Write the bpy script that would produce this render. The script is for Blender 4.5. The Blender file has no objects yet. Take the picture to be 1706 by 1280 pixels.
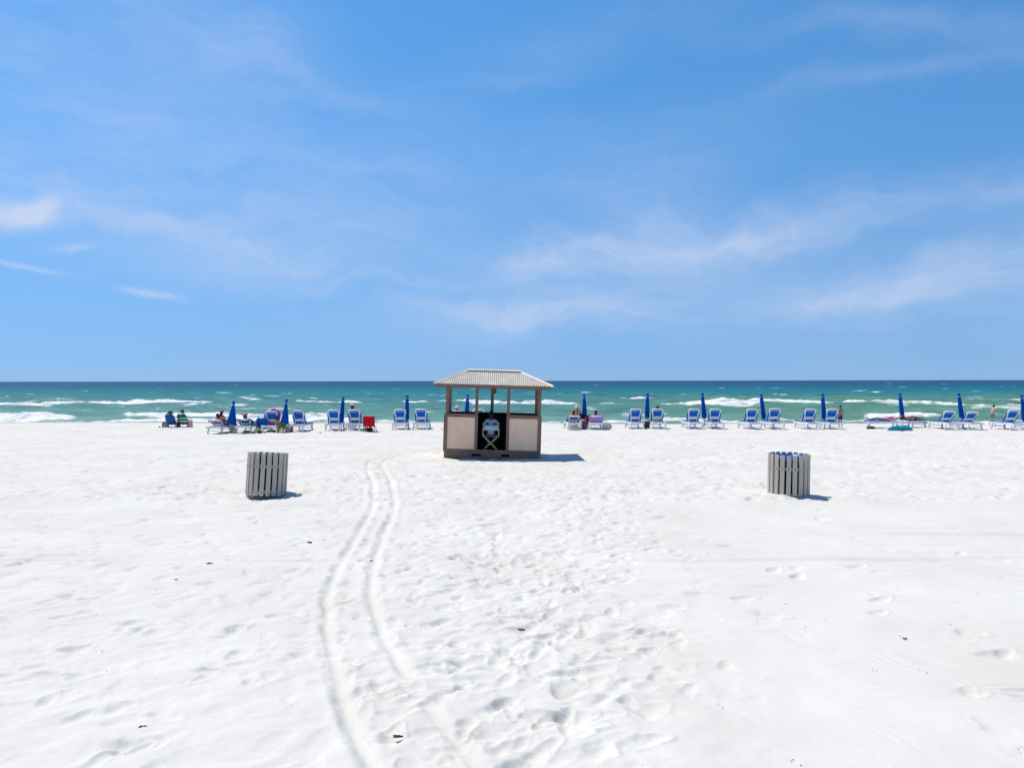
import bpy, bmesh, math, random
import numpy as np
from mathutils import Vector, Matrix, Euler

random.seed(7)
SC = bpy.context.scene
COL = SC.collection
R = math.radians

# ------------------------------------------------------------------ camera
F = 1265.0                      # focal length in photograph pixels (1706 wide)
CAMZ = 2.45
cd = bpy.data.cameras.new('camera')
cam = bpy.data.objects.new('camera', cd)
COL.objects.link(cam)
cd.sensor_width = 36.0
cd.lens = 36.0 * F / 1706.0
cd.clip_start = 0.05
cd.clip_end = 60000
CAMROT = Euler((R(90 - 0.24), 0, 0)).to_matrix() @ Matrix.Rotation(R(-0.1), 3, 'Z')
cam.matrix_world = Matrix.Translation((0, 0, CAMZ)) @ CAMROT.to_4x4()
SC.camera = cam

# ------------------------------------------------------------------ sun, sky, exposure
SUN_DIR = Vector((-0.42, 0.23, 1.0)).normalized()      # towards the sun
SUN_EL = math.asin(SUN_DIR.z)
sd = bpy.data.lights.new('sun', 'SUN')
sd.energy = 3.75
sd.angle = R(0.53)
sd.color = (1.0, 0.945, 0.845)
sun = bpy.data.objects.new('sun', sd)
COL.objects.link(sun)
sun.rotation_euler = (-SUN_DIR).to_track_quat('-Z', 'Y').to_euler()
sun.location = (-20, 10, 40)

world = bpy.data.worlds.new('World')
SC.world = world
world.use_nodes = True
wn, wl = world.node_tree.nodes, world.node_tree.links
wn.clear()


def wmath(op, a, b=None, c=None, clamp=False):
    n = wn.new('ShaderNodeMath'); n.operation = op; n.use_clamp = clamp
    for i, v in enumerate((a, b, c)):
        if v is None: continue
        if isinstance(v, (int, float)): n.inputs[i].default_value = v
        else: wl.new(v, n.inputs[i])
    return n.outputs[0]


def build_sky():
    sky = wn.new('ShaderNodeTexSky'); sky.sky_type = 'NISHITA'
    sky.sun_disc = False
    sky.sun_elevation = SUN_EL
    sky.sun_rotation = math.atan2(SUN_DIR.x, SUN_DIR.y)
    sky.altitude = 0; sky.air_density = 0.6; sky.dust_density = 0.0; sky.ozone_density = 1.0
    tc = wn.new('ShaderNodeTexCoord')
    sp = wn.new('ShaderNodeSeparateXYZ'); wl.new(tc.outputs['Generated'], sp.inputs[0])
    gr = wn.new('ShaderNodeValToRGB'); cr = gr.color_ramp
    for k_, (p_, c_) in enumerate(SKY_GRADE):
        e = cr.elements[0] if k_ == 0 else cr.elements[len(cr.elements) - 1] if k_ == len(SKY_GRADE) - 1 else cr.elements.new(p_)
        e.color = [v / 2.5 for v in c_] + [1]
    wl.new(sp.outputs[2], gr.inputs[0])
    grade = wn.new('ShaderNodeMix'); grade.data_type = 'RGBA'; grade.blend_type = 'MULTIPLY'
    grade.inputs[0].default_value = 1.0
    wl.new(sky.outputs[0], grade.inputs[6]); wl.new(gr.outputs[0], grade.inputs[7])
    # direction -> azimuth / elevation
    az = wmath('ARCTAN2', sp.outputs[0], sp.outputs[1])
    el = wmath('ARCSINE', sp.outputs[2])
    cb = wn.new('ShaderNodeCombineXYZ'); wl.new(az, cb.inputs[0]); wl.new(el, cb.inputs[1])
    # domain warp
    nw = wn.new('ShaderNodeTexNoise'); nw.inputs['Scale'].default_value = 3.2; nw.inputs['Detail'].default_value = 6
    nw.inputs['Roughness'].default_value = 0.6
    wl.new(cb.outputs[0], nw.inputs['Vector'])
    sub = wn.new('ShaderNodeVectorMath'); sub.operation = 'SUBTRACT'
    wl.new(nw.outputs['Color'], sub.inputs[0]); sub.inputs[1].default_value = (0.5, 0.5, 0.5)
    scl = wn.new('ShaderNodeVectorMath'); scl.operation = 'MULTIPLY'
    wl.new(sub.outputs[0], scl.inputs[0]); scl.inputs[1].default_value = (0.26, 0.17, 0)
    add = wn.new('ShaderNodeVectorMath'); add.operation = 'ADD'
    wl.new(cb.outputs[0], add.inputs[0]); wl.new(scl.outputs[0], add.inputs[1])
    ws = wn.new('ShaderNodeSeparateXYZ'); wl.new(add.outputs[0], ws.inputs[0])
    # a second, finer warp for the small cumulus scraps
    scl2 = wn.new('ShaderNodeVectorMath'); scl2.operation = 'MULTIPLY'
    wl.new(sub.outputs[0], scl2.inputs[0]); scl2.inputs[1].default_value = (0.09, 0.04, 0)
    add2 = wn.new('ShaderNodeVectorMath'); add2.operation = 'ADD'
    wl.new(cb.outputs[0], add2.inputs[0]); wl.new(scl2.outputs[0], add2.inputs[1])
    ws2 = wn.new('ShaderNodeSeparateXYZ'); wl.new(add2.outputs[0], ws2.inputs[0])
    # streaky cirrus texture
    mp = wn.new('ShaderNodeMapping'); wl.new(add.outputs[0], mp.inputs[0])
    mp.inputs['Scale'].default_value = (1.4, 6.0, 1); mp.inputs['Rotation'].default_value = (0, 0, R(-7))
    ns = wn.new('ShaderNodeTexNoise'); ns.inputs['Scale'].default_value = 3.0; ns.inputs['Detail'].default_value = 11
    ns.inputs['Roughness'].default_value = 0.64
    wl.new(mp.outputs[0], ns.inputs['Vector'])
    tex = wmath('MULTIPLY_ADD', ns.outputs[0], 2.6, -0.75, clamp=True)

    def blob(px, py, a, b, ang, st, w=ws, p=1.0):
        A = math.atan2(px - 853, F); E = math.atan2((635 - py), math.hypot(F, px - 853))
        a /= F; b /= F; c, s = math.cos(R(ang)), math.sin(R(ang))
        dx = wmath('SUBTRACT', w.outputs[0], A); dy = wmath('SUBTRACT', w.outputs[1], E)
        u = wmath('ADD', wmath('MULTIPLY', dx, c / a), wmath('MULTIPLY', dy, s / a))
        v = wmath('SUBTRACT', wmath('MULTIPLY', dy, c / b), wmath('MULTIPLY', dx, s / b))
        r2 = wmath('ADD', wmath('MULTIPLY', u, u), wmath('MULTIPLY', v, v))
        g = wmath('EXPONENT', wmath('MULTIPLY', r2, -1.0))
        return wmath('MULTIPLY', g, st)
    base = None
    for t in [(1360, 372, 420, 34, 5, .80), (950, 418, 170, 42, 14, .75), (1120, 455, 300, 60, 10, .40), (1300, 500, 520, 34, 3, .50), (870, 512, 190, 26, 0, .75),
              (1080, 300, 200, 70, 12, .32), (620, 330, 330, 80, 8, .34), (180, 190, 360, 150, -25, .50), (330, 50, 260, 90, -20, .36), (520, 420, 220, 40, 5, .45),
              (330, 370, 190, 26, -10, .40), (1500, 50, 260, 22, -6, .32), (1500, 130, 220, 16, 4, .34), (980, 60, 200, 40, 10, .26), (620, 470, 120, 10, 3, .4),
              (850, 150, 120, 20, 10, .24), (1620, 460, 300, 44, 6, .40), (640, 200, 120, 24, -15, .22),
              (-500, 250, 400, 60, 5, .6), (2300, 380, 500, 80, 8, .6), (853, -500, 700, 120, 20, .4), (1900, -300, 500, 90, -15, .35)]:
        b = blob(*t); base = b if base is None else wmath('ADD', base, b)
    soft = wmath('MULTIPLY', base, wmath('MULTIPLY_ADD', tex, 0.82, 0.20))
    hard = None
    nf = wn.new('ShaderNodeTexNoise'); nf.inputs['Scale'].default_value = 22; nf.inputs['Detail'].default_value = 7
    wl.new(add2.outputs[0], nf.inputs['Vector'])
    ftex = wmath('MULTIPLY_ADD', nf.outputs[0], 2.2, -0.45, clamp=True)
    for t in [(52, 362, 46, 15, 8, .95), (-30, 350, 44, 22, 0, .8), (88, 345, 24, 13, 30, .75), (246, 487, 36, 6, -5, 1.0), (45, 443, 55, 4, -6, .7),
              (128, 413, 24, 6, 10, .55)]:
        b = blob(*t, w=ws2); hard = b if hard is None else wmath('ADD', hard, b)
    hard = wmath('MULTIPLY', hard, wmath('MULTIPLY_ADD', ftex, 0.95, 0.08))
    # thin veil everywhere low in the sky
    veil = wmath('MULTIPLY', wmath('EXPONENT', wmath('MULTIPLY', wmath('ABSOLUTE', el), -9.0)), 0.13)
    dens = wmath('ADD', wmath('ADD', wmath('MULTIPLY', soft, 0.66), wmath('MULTIPLY', hard, 0.85)), veil)
    dens = wmath('MINIMUM', dens, 0.92)
    mix = wn.new('ShaderNodeMix'); mix.data_type = 'RGBA'
    gx = wn.new('ShaderNodeVectorMath'); gx.operation = 'SCALE'; gx.inputs['Scale'].default_value = 2.5
    wl.new(grade.outputs[2], gx.inputs[0])
    wl.new(dens, mix.inputs[0]); wl.new(gx.outputs[0], mix.inputs[6])
    mix.inputs[7].default_value = CLOUD_COL
    bg = wn.new('ShaderNodeBackground'); bg.inputs[1].default_value = SKY_STRENGTH
    wl.new(mix.outputs[2], bg.inputs[0])
    out = wn.new('ShaderNodeOutputWorld'); wl.new(bg.outputs[0], out.inputs[0])


SKY_STRENGTH = 0.1
# white balance of the sky by sine of elevation
SKY_GRADE = [(0.0, (.30, .52, .98)), (.03, (.36, .60, 1.0)), (.07, (.49, .78, 1.08)), (.15, (.70, 1.12, 1.36)), (.28, (.80, 1.52, 1.84)),
             (.45, (.92, 1.85, 2.20)), (.7, (.72, 1.35, 1.75)), (1.0, (.62, 1.15, 1.55))]
CLOUD_COL = (5.6, 6.5, 8.4, 1)
world.cycles.sampling_method = 'MANUAL'
world.cycles.sample_map_resolution = 256
build_sky()
SC.view_settings.view_transform = 'Standard'
SC.view_settings.look = 'None'
SC.view_settings.gamma = 1.0
SC.view_settings.exposure = 0.08
SC.view_settings.use_curve_mapping = False
SC.cycles.max_bounces = 6
SC.cycles.use_denoising = True


# ------------------------------------------------------------------ placing helpers
def ray(px, py):
    return CAMROT @ Vector(((px - 853) / F, (640 - py) / F, -1))


def G(px, py, z=0.0):
    d = ray(px, py); t = (z - CAMZ) / d.z
    return Vector((d.x * t, d.y * t, z))


def P(px, py, Y):
    d = ray(px, py); t = Y / d.y
    return Vector((d.x * t, Y, CAMZ + d.z * t))


# ------------------------------------------------------------------ materials
MATS = {}


def pm(name, col, rough=0.6, var=0.12, scale=9.0, bump=0.0, spec=0.4, translucent=0.0, stretch=None, metal=0.0):
    """plain painted / cloth / wood material with procedural mottling"""
    if name in MATS: return MATS[name]
    m = bpy.data.materials.new(name); m.use_nodes = True
    n, l = m.node_tree.nodes, m.node_tree.links
    b = n['Principled BSDF']; out = n['Material Output']
    tc = n.new('ShaderNodeTexCoord')
    vec = tc.outputs['Object']
    if stretch:
        mp = n.new('ShaderNodeMapping'); mp.inputs['Scale'].default_value = stretch
        l.new(vec, mp.inputs[0]); vec = mp.outputs[0]
    nz = n.new('ShaderNodeTexNoise'); nz.inputs['Scale'].default_value = scale; nz.inputs['Detail'].default_value = 6
    l.new(vec, nz.inputs['Vector'])
    rp = n.new('ShaderNodeValToRGB')
    rp.color_ramp.elements[0].position = 0.3; rp.color_ramp.elements[1].position = 0.72
    rp.color_ramp.elements[0].color = [c * (1 - var) for c in col] + [1]
    rp.color_ramp.elements[1].color = [min(1, c * (1 + var)) for c in col] + [1]
    l.new(nz.outputs[0], rp.inputs[0]); l.new(rp.outputs[0], b.inputs['Base Color'])
    b.inputs['Roughness'].default_value = rough
    b.inputs['Specular IOR Level'].default_value = spec
    b.inputs['Metallic'].default_value = metal
    if bump:
        bp = n.new('ShaderNodeBump'); bp.inputs['Strength'].default_value = bump; bp.inputs['Distance'].default_value = 0.01
        l.new(nz.outputs[0], bp.inputs['Height']); l.new(bp.outputs[0], b.inputs['Normal'])
    if translucent:
        tr = n.new('ShaderNodeBsdfTranslucent'); l.new(rp.outputs[0], tr.inputs['Color'])
        mx = n.new('ShaderNodeMixShader'); mx.inputs[0].default_value = translucent
        l.new(b.outputs[0], mx.inputs[1]); l.new(tr.outputs[0], mx.inputs[2]); l.new(mx.outputs[0], out.inputs['Surface'])
    MATS[name] = m
    return m


# ------------------------------------------------------------------ mesh helpers
class MB:
    def __init__(s): s.v, s.f, s.mi = [], [], []

    def add(s, vs, fs):
        o = len(s.v); s.v += [tuple(v) for v in vs]; s.f += [tuple(i + o for i in f) for f in fs]

    def box(s, lo, hi, M=None):
        x0, y0, z0 = lo; x1, y1, z1 = hi
        vs = [Vector(p) for p in ((x0, y0, z0), (x1, y0, z0), (x1, y1, z0), (x0, y1, z0), (x0, y0, z1), (x1, y0, z1), (x1, y1, z1), (x0, y1, z1))]
        if M: vs = [M @ v for v in vs]
        s.add(vs, [(3, 2, 1, 0), (4, 5, 6, 7), (0, 1, 5, 4), (1, 2, 6, 5), (2, 3, 7, 6), (3, 0, 4, 7)])
        return s

    def bar(s, a, b, w, h, up=(0, 0, 1)):
        """box along a-b with cross-section w x h"""
        a, b = Vector(a), Vector(b); d = (b - a).normalized(); up = Vector(up)
        if abs(d.dot(up)) > .98: up = Vector((0, 1, 0))
        sx = d.cross(up).normalized(); sy = sx.cross(d).normalized()
        vs = []
        for p in (a, b):
            for i, j in ((-1, -1), (1, -1), (1, 1), (-1, 1)): vs.append(p + sx * (i * w / 2) + sy * (j * h / 2))
        s.add(vs, [(0, 1, 2, 3), (7, 6, 5, 4), (0, 4, 5, 1), (1, 5, 6, 2), (2, 6, 7, 3), (3, 7, 4, 0)])
        return s

    def tube(s, pts, r, n=8, caps=True):
        pts = [Vector(p) for p in pts]; N = len(pts)
        rr = r if isinstance(r, (list, tuple)) else [r] * N
        prev = None; rings = []
        for i, p in enumerate(pts):
            d = (pts[min(i + 1, N - 1)] - pts[max(i - 1, 0)]).normalized()
            u = prev if prev is not None else (Vector((0, 0, 1)) if abs(d.z) < .9 else Vector((0, 1, 0)))
            sx = d.cross(u).normalized(); sy = sx.cross(d).normalized(); prev = sy
            rings.append([p + (sx * math.cos(2 * math.pi * k / n) + sy * math.sin(2 * math.pi * k / n)) * rr[i] for k in range(n)])
        vs = [v for rg in rings for v in rg]; fs = []
        for i in range(N - 1):
            for k in range(n):
                k2 = (k + 1) % n
                fs.append((i * n + k, i * n + k2, (i + 1) * n + k2, (i + 1) * n + k))
        if caps:
            fs.append(tuple(range(n - 1, -1, -1))); fs.append(tuple((N - 1) * n + k for k in range(n)))
        s.add(vs, fs); return s

    def lathe(s, prof, n=24, M=None):
        vs = []
        for r, z in prof:
            for k in range(n):
                a = 2 * math.pi * k / n; v = Vector((r * math.cos(a), r * math.sin(a), z))
                vs.append(M @ v if M else v)
        fs = []
        for i in range(len(prof) - 1):
            for k in range(n):
                k2 = (k + 1) % n; fs.append((i * n + k, i * n + k2, (i + 1) * n + k2, (i + 1) * n + k))
        s.add(vs, fs); return s

    def grid(s, P_):
        """P_: list of rows of points"""
        h, w = len(P_), len(P_[0])
        s.add([p for r_ in P_ for p in r_], [(i * w + j, i * w + j + 1, (i + 1) * w + j + 1, (i + 1) * w + j) for i in range(h - 1) for j in range(w - 1)])
        return s

    def mesh(s, name, m=None, smooth=False):
        me = bpy.data.meshes.new(name); me.from_pydata(s.v, [], s.f); me.update()
        if smooth:
            me.polygons.foreach_set('use_smooth', [True] * len(me.polygons))
        if m: me.materials.append(m)
        return me

    def build(s, name, m, parent=None, smooth=False, bevel=0.0, solid=0.0):
        o = bpy.data.objects.new(name, s.mesh(name, m, smooth)); COL.objects.link(o)
        if parent: o.parent = parent
        if solid:
            md = o.modifiers.new('solid', 'SOLIDIFY'); md.thickness = solid; md.offset = 0
        if bevel:
            md = o.modifiers.new('bevel', 'BEVEL'); md.width = bevel; md.segments = 2; md.limit_method = 'ANGLE'
        return o


def tag(o, label=None, cat=None, group=None, kind=None):
    if label: o['label'] = label
    if cat: o['category'] = cat
    if group: o['group'] = group
    if kind: o['kind'] = kind
    return o


def thing(name, label, cat, loc=(0, 0, 0), rz=0.0, group=None):
    o = bpy.data.objects.new(name, None); COL.objects.link(o)
    o.empty_display_size = .2
    o.location = loc; o.rotation_euler = (0, 0, rz)
    return tag(o, label, cat, group)


def copy_tree(o, parent=None):
    c = o.copy(); COL.objects.link(c); c.parent = parent
    for ch in list(o.children): copy_tree(ch, c)
    return c


# ------------------------------------------------------------------ numpy noise
def _hash(ix, iy, seed):
    h = (ix.astype(np.int64) * 374761393 + iy.astype(np.int64) * 668265263 + seed * 1442695041) & 0xFFFFFFFF
    h = ((h ^ (h >> 13)) * 1274126177) & 0xFFFFFFFF
    return ((h ^ (h >> 16)) & 0xFFFF) / 65535.0


def vn(x, y, seed=0):
    """value noise, -1..1"""
    x = np.asarray(x, float); y = np.asarray(y, float)
    ix, iy = np.floor(x), np.floor(y); fx, fy = x - ix, y - iy
    fx = fx * fx * fx * (fx * (fx * 6 - 15) + 10); fy = fy * fy * fy * (fy * (fy * 6 - 15) + 10)
    a, b = _hash(ix, iy, seed), _hash(ix + 1, iy, seed)
    c, d = _hash(ix, iy + 1, seed), _hash(ix + 1, iy + 1, seed)
    return ((a + (b - a) * fx) * (1 - fy) + (c + (d - c) * fx) * fy) * 2 - 1


def fbm(x, y, seed=0, o=3):
    s, a, t = 0, 1.0, 0
    for i in range(o):
        s = s + a * vn(x * 2 ** i + 17.3 * i, y * 2 ** i - 9.1 * i, seed + i); t += a; a *= .5
    return s / t


def sstep(a, b, x):
    t = np.clip((x - a) / (b - a), 0, 1); return t * t * (3 - 2 * t)


def grid_mesh(name, X, Y, Z, mat, attrs=None):
    h, w = X.shape
    me = bpy.data.meshes.new(name)
    nv = h * w; nf = (h - 1) * (w - 1)
    me.vertices.add(nv); me.loops.add(nf * 4); me.polygons.add(nf)
    me.vertices.foreach_set('co', np.stack([X, Y, Z], -1).astype(np.float32).ravel())
    idx = np.arange(nv).reshape(h, w)
    q = np.stack([idx[:-1, :-1], idx[:-1, 1:], idx[1:, 1:], idx[1:, :-1]], -1).reshape(-1)
    me.loops.foreach_set('vertex_index', q.astype(np.int32))
    me.polygons.foreach_set('loop_start', np.arange(0, nf * 4, 4, dtype=np.int32))
    me.polygons.foreach_set('use_smooth', np.ones(nf, bool))
    me.update(calc_edges=True)
    for k, A in (attrs or {}).items():
        at = me.attributes.new(k, 'FLOAT', 'POINT'); at.data.foreach_set('value', A.astype(np.float32).ravel())
    me.materials.append(mat)
    o = bpy.data.objects.new(name, me); COL.objects.link(o)
    return o


# ------------------------------------------------------------------ where the big things stand
KIOSK = G(818, 763.5) + Vector((0, 0.8, 0))
BIN_L = G(443, 824)
BIN_R = G(1313.5, 825.5)


def sand_base(x, y):
    """the large shape of the beach: nearly level, then down over the berm into the water"""
    x = np.asarray(x, float); y = np.asarray(y, float)
    z = 0.030 * fbm(x / 7.0, y / 5.0, 3, 3) * sstep(8, 16, y) + 0.012 * fbm(x / 2.3, y / 1.7, 11, 2)
    crest = 41.3 + 1.2 * vn(x / 9.0, 0.5 + 0 * x, 21)
    t = np.clip(y - crest, 0, None)
    slope = 0.047 + 0.033 * sstep(-7, 2, x)
    z = z - slope * (np.sqrt(t * t + 6.0) - math.sqrt(6.0))
    # lie of the ground round the kiosk (falls to the right) and the bins
    kx, ky = x - KIOSK.x, y - KIOSK.y
    z = z - 0.030 * kx * np.exp(-(kx / 2.6) ** 2 - (ky / 2.2) ** 2)
    z = z - 0.10 * np.exp(-((kx - .5) / 1.8) ** 2 - ((ky + 1.25) / .42) ** 2)
    bx, by = x - BIN_L.x, y - BIN_L.y
    z = z - 0.085 * np.exp(-((bx) / .46) ** 2 - ((by + .42) / .30) ** 2) + .015 * np.exp(-((bx) / .9) ** 2 - ((by + 1.1) / .3) ** 2)
    bx, by = x - BIN_R.x, y - BIN_R.y
    z = z + 0.075 * np.exp(-((bx + .55) / .62) ** 2 - ((by + .25) / .60) ** 2) - 0.03 * np.exp(-((bx - .45) / .4) ** 2 - ((by + .2) / .5) ** 2)
    return z


def ground(x, y):
    return float(sand_base(np.array([x]), np.array([y]))[0])


def make_sand():
    rows = [-60, -25, -10, -4, -1, 0.5, 1.5, 2.2]
    y = 2.6
    while y < 47:
        rows.append(y); y += min(0.10, max(0.0125, y * y * 0.00023)) if y > 3.6 else 0.06
    while y < 120:
        rows.append(y); y += 0.35 + (y - 47) * .03
    ya = np.array(rows)
    s_in = np.linspace(-.76, .76, 860)
    so = np.array([.80, .86, .95, 1.1, 1.4, 2, 3, 5, 9, 16])
    sa = np.concatenate([-so[::-1], s_in, so])
    W = np.maximum(ya + 0.6, 3.0)
    W = np.where(ya < 0, 3.0 + -ya * .5, W)
    Y = np.repeat(ya[:, None], len(sa), 1); X = sa[None, :] * W[:, None]
    Z = sand_base(X, Y)
    # --- zones
    dx = X / np.maximum(Y, 1)                      # rough bearing, only used to vary how trodden the sand is across the beach
    far = sstep(10.5, 24, Y) * (1 - sstep(44, 47, Y))
    groomed = sstep(2.2, 4.0, X) * sstep(11.5, 13, Y) * (1 - sstep(15, 16.5, Y))
    n1 = fbm(X / .50, Y / .42, 31, 3); n2 = fbm(X / .23, Y / .2, 41, 2)
    pat = .55 + .45 * fbm(X / 6, Y / 4, 77, 2)
    Z += far * pat * (0.030 * np.sign(n1) * np.abs(n1) ** .8 + 0.013 * n2)
    near_soft = (1 - far)
    tramp = np.exp(-((X - .05 * Y) / (.13 * Y + .5)) ** 2) + .62 * (1 - sstep(-.5, .6, X)) + .16
    tramp = np.clip(tramp, 0, 1) * (1 - sstep(20, 26, Y)) * (1 - .85 * groomed)
    q1 = fbm(X / .34 + .6 * vn(X / .5, Y / .5, 33), Y / .30, 32, 3)
    Z += tramp * (.023 * np.sign(q1) * np.abs(q1) ** .75 + .005 * n2)
    Z += near_soft * 0.014 * fbm(X / .75, Y / .6, 51, 3) * (1 - .6 * groomed)
    Z += near_soft * 0.004 * fbm(X / .16, Y / .14, 61, 2) * (1 - sstep(.8, 2.2, X)) * (1 - groomed)
    # wind ripples, right-hand foreground
    rip = sstep(.6, 2.0, X - .1 * Y) * (1 - sstep(9.5, 11, Y))
    ph = (X * .62 + Y * .78) / 0.105 + 2.4 * fbm(X / .7, Y / .7, 71, 2)
    Z += rip * 0.0055 * (np.sin(2 * np.pi * ph)) * (.45 + .55 * vn(X / .8, Y / .8, 72))
    # tracks of a vehicle along the beach
    for yc, w, d, xa, xb, sd in [(10.35, .06, .020, -20, -1.9, 1), (10.6, .05, -.008, -20, -2.0, 2), (12.5, .06, .015, -20, -1.5, 3), (12.9, .06, -.007, -20, 2, 4),
                                 (10.2, .07, .016, .8, 25, 5), (9.75, .07, .008, 1.6, 25, 6), (10.5, .06, -.008, 1.2, 25, 7), (12.0, .06, .013, 1.2, 25, 8), (12.6, .06, -.009, 1.6, 25, 9),
                                 (11.2, .09, .008, 1.5, 25, 10), (11.6, .06, -.006, 2, 25, 11), (14.2, .10, .008, 3, 25, 12), (15.8, .2, -.018, 2, 25, 13)]:
        yy = yc + .12 * vn(X / 5, 0 * X + sd, 81) + .03 * vn(X / .8, 0 * X + sd, 82)
        m = sstep(xa, xa + 1.2, X) * (1 - sstep(xb - 1, xb, X))
        fl = m * .75 * np.exp(-((Y - yy) / (w * 1.6)) ** 2)
        Z = Z * (1 - fl) + sand_base(X, Y) * fl if d > .012 else Z
        Z -= m * 2.4 * d * np.exp(-((Y - yy) / w) ** 2) * (.6 + .4 * vn(X / 1.3, 0 * X + sd, 83))
    # --- footprints
    rng = np.random.default_rng(5)
    prints = []

    def walk(pts, step=.62, foot=.11, depth=.038, jit=.05, spread=1.0):
        pts = [np.array(p, float) for p in pts]
        for a, b in zip(pts[:-1], pts[1:]):
            L = np.linalg.norm(b - a); d = (b - a) / L; nrm = np.array([-d[1], d[0]])
            for k in range(int(L / step * spread)):
                p = a + d * (k * step / spread) + nrm * (foot if k % 2 else -foot) + rng.normal(0, jit, 2)
                prints.append((p[0], p[1], math.atan2(d[1], d[0]) + rng.normal(0, .25), rng.uniform(.115, .145), rng.uniform(.05, .07), depth * rng.uniform(.5, 1.2), .28))

    def gp(*l): return [tuple(G(px, py).xy) for px, py in l]
    for l in [[(880, 800), (960, 830), (1000, 870), (1060, 905), (1130, 940)], [(900, 790), (930, 850), (940, 900), (910, 950), (890, 1010)],
              [(880, 860), (960, 880), (1040, 900), (1125, 945)], [(880, 930), (900, 1000), (870, 1080), (890, 1180), (860, 1278)],
              [(990, 860), (960, 930), (1000, 1000), (980, 1060), (960, 1130), (950, 1200), (900, 1270)], [(1080, 900), (1000, 960), (940, 1030), (880, 1100), (830, 1200), (780, 1275)],
              [(960, 960), (930, 1010), (920, 1090), (930, 1200)], [(700, 860), (690, 950), (720, 1040), (760, 1120), (820, 1200)],
              [(840, 870), (800, 950), (790, 1040), (810, 1140), (850, 1240)], [(930, 800), (1010, 860), (1070, 920)], [(590, 800), (560, 900), (480, 1000), (440, 1120), (420, 1250)],
              [(600, 780), (630, 900), (590, 1000), (600, 1100), (640, 1200)], [(640, 830), (670, 900), (660, 980), (700, 1080)], [(690, 800), (740, 880), (800, 930), (860, 1010)],
              [(540, 860), (480, 960), (360, 1080), (220, 1210)]]:
        walk(gp(*l), depth=.034 if l[-1][0] > 500 else .018)
    for px, py in [(1100, 1058), (1115, 1133), (1088, 1055), (1040, 1085), (1240, 998), (1285, 1025), (1330, 960), (1430, 945), (1470, 1000), (1620, 1055), (1660, 1090), (1215, 910), (1290, 950),
                   (1075, 1235), (975, 1210), (900, 1190), (1000, 1100)]:
        g = G(px, py)
        prints.append((g.x, g.y, rng.uniform(-.5, 1.0), (.135), .07, .034, .25))
    # crowd of old soft prints in the middle, fewer to the left
    for _ in range(5200):
        yy = 4.2 + 13 * rng.random() ** .9; xx = rng.uniform(-.72, .72) * yy
        b = xx / yy
        p = .95 * math.exp(-((b - .03) / .14) ** 2) + .15 * (1 if b < -.05 else 0) + .025
        if yy > 11: p *= .75
        if rng.random() < p * .92:
            prints.append((xx, yy, rng.normal(.6, .8), rng.uniform(.08, .15), rng.uniform(.05, .085), rng.uniform(.008, .032), rng.uniform(.1, .3)))
    for _ in range(5200):
        yy = rng.uniform(15.5, 43); xx = rng.uniform(-.74, .74) * yy
        prints.append((xx, yy, rng.uniform(0, 6.3), rng.uniform(.12, .22), rng.uniform(.07, .13), rng.uniform(.012, .045), .2))
    def stamp(lst):
      for px_, py_, ang, a, b, dep, rim in lst:
          m = 2.2 * a
          i0, i1 = np.searchsorted(ya, py_ - m), np.searchsorted(ya, py_ + m)
          w = max(py_ + .6, 3.0)
          j0, j1 = np.searchsorted(sa, (px_ - m) / (w - m)), np.searchsorted(sa, (px_ + m) / max(w - m, .5)) + 1
          if px_ > 0: j0 = np.searchsorted(sa, (px_ - m) / (w + m))
          if px_ < 0: j1 = np.searchsorted(sa, (px_ + m) / (w + m)) + 1
          if i1 <= i0 or j1 <= j0: continue
          xs, ys = X[i0:i1, j0:j1] - px_, Y[i0:i1, j0:j1] - py_
          c, s = math.cos(ang), math.sin(ang)
          u, v = (xs * c + ys * s) / a, (-xs * s + ys * c) / b
          v = v * (1 + .25 * u)
          r = np.sqrt(u * u + v * v) + .28 * vn((xs + px_) / .09, (ys + py_) / .09, 99) * (py_ < 20)
          hole = 1 / (1 + np.exp((r - .92) * 3.6))
          Z[i0:i1, j0:j1] += -dep * hole * (1 - .35 * np.clip(u, -1, 1)) + dep * rim * np.exp(-((r - 1.35) / .28) ** 2) * (1 + .5 * u)
    late = [p for p in prints if p[1] < 8.5 and rng.random() < .30]
    lt = set(id(p) for p in late)
    stamp([p for p in prints if id(p) not in lt])
    # --- the two wheel ruts from the kiosk towards the camera
    def rut(pts, w, d, rim=.35):
        p = np.array(gp(*pts)); seg = []
        # Catmull-Rom through the points
        q = np.vstack([2 * p[0] - p[1], p, 2 * p[-1] - p[-2]])
        for i in range(1, len(q) - 2):
            for t in np.linspace(0, 1, 10, endpoint=False):
                a_, b_, c_, d_ = q[i - 1], q[i], q[i + 1], q[i + 2]
                seg.append(.5 * ((2 * b_) + (c_ - a_) * t + (2 * a_ - 5 * b_ + 4 * c_ - d_) * t * t + (-a_ + 3 * b_ - 3 * c_ + d_) * t ** 3))
        seg.append(p[-1]); seg = np.array(seg)
        order = np.argsort(seg[:, 1]); ys_, xs_ = seg[order, 1], seg[order, 0]
        i0, i1 = np.searchsorted(ya, ys_[0]), np.searchsorted(ya, ys_[-1])
        xc = np.interp(ya[i0:i1], ys_, xs_)
        sl = np.gradient(xc, ya[i0:i1]); cosv = 1 / np.sqrt(1 + sl * sl)
        ends = sstep(ys_[0], ys_[0] + .25, ya[i0:i1]) * (1 - sstep(ys_[-1] - 1.0, ys_[-1], ya[i0:i1]))
        Xs = X[i0:i1]; Ys = Y[i0:i1]
        D = (Xs - xc[:, None]) * cosv[:, None] + .016 * vn(Xs / .3, Ys / .45, 91) + .007 * vn(Xs / .08, Ys / .1, 93)
        d = d * (.85 + .25 * vn(0 * Xs, Ys / .8, 94))
        r = np.abs(D) / w
        e = ends[:, None]
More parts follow.
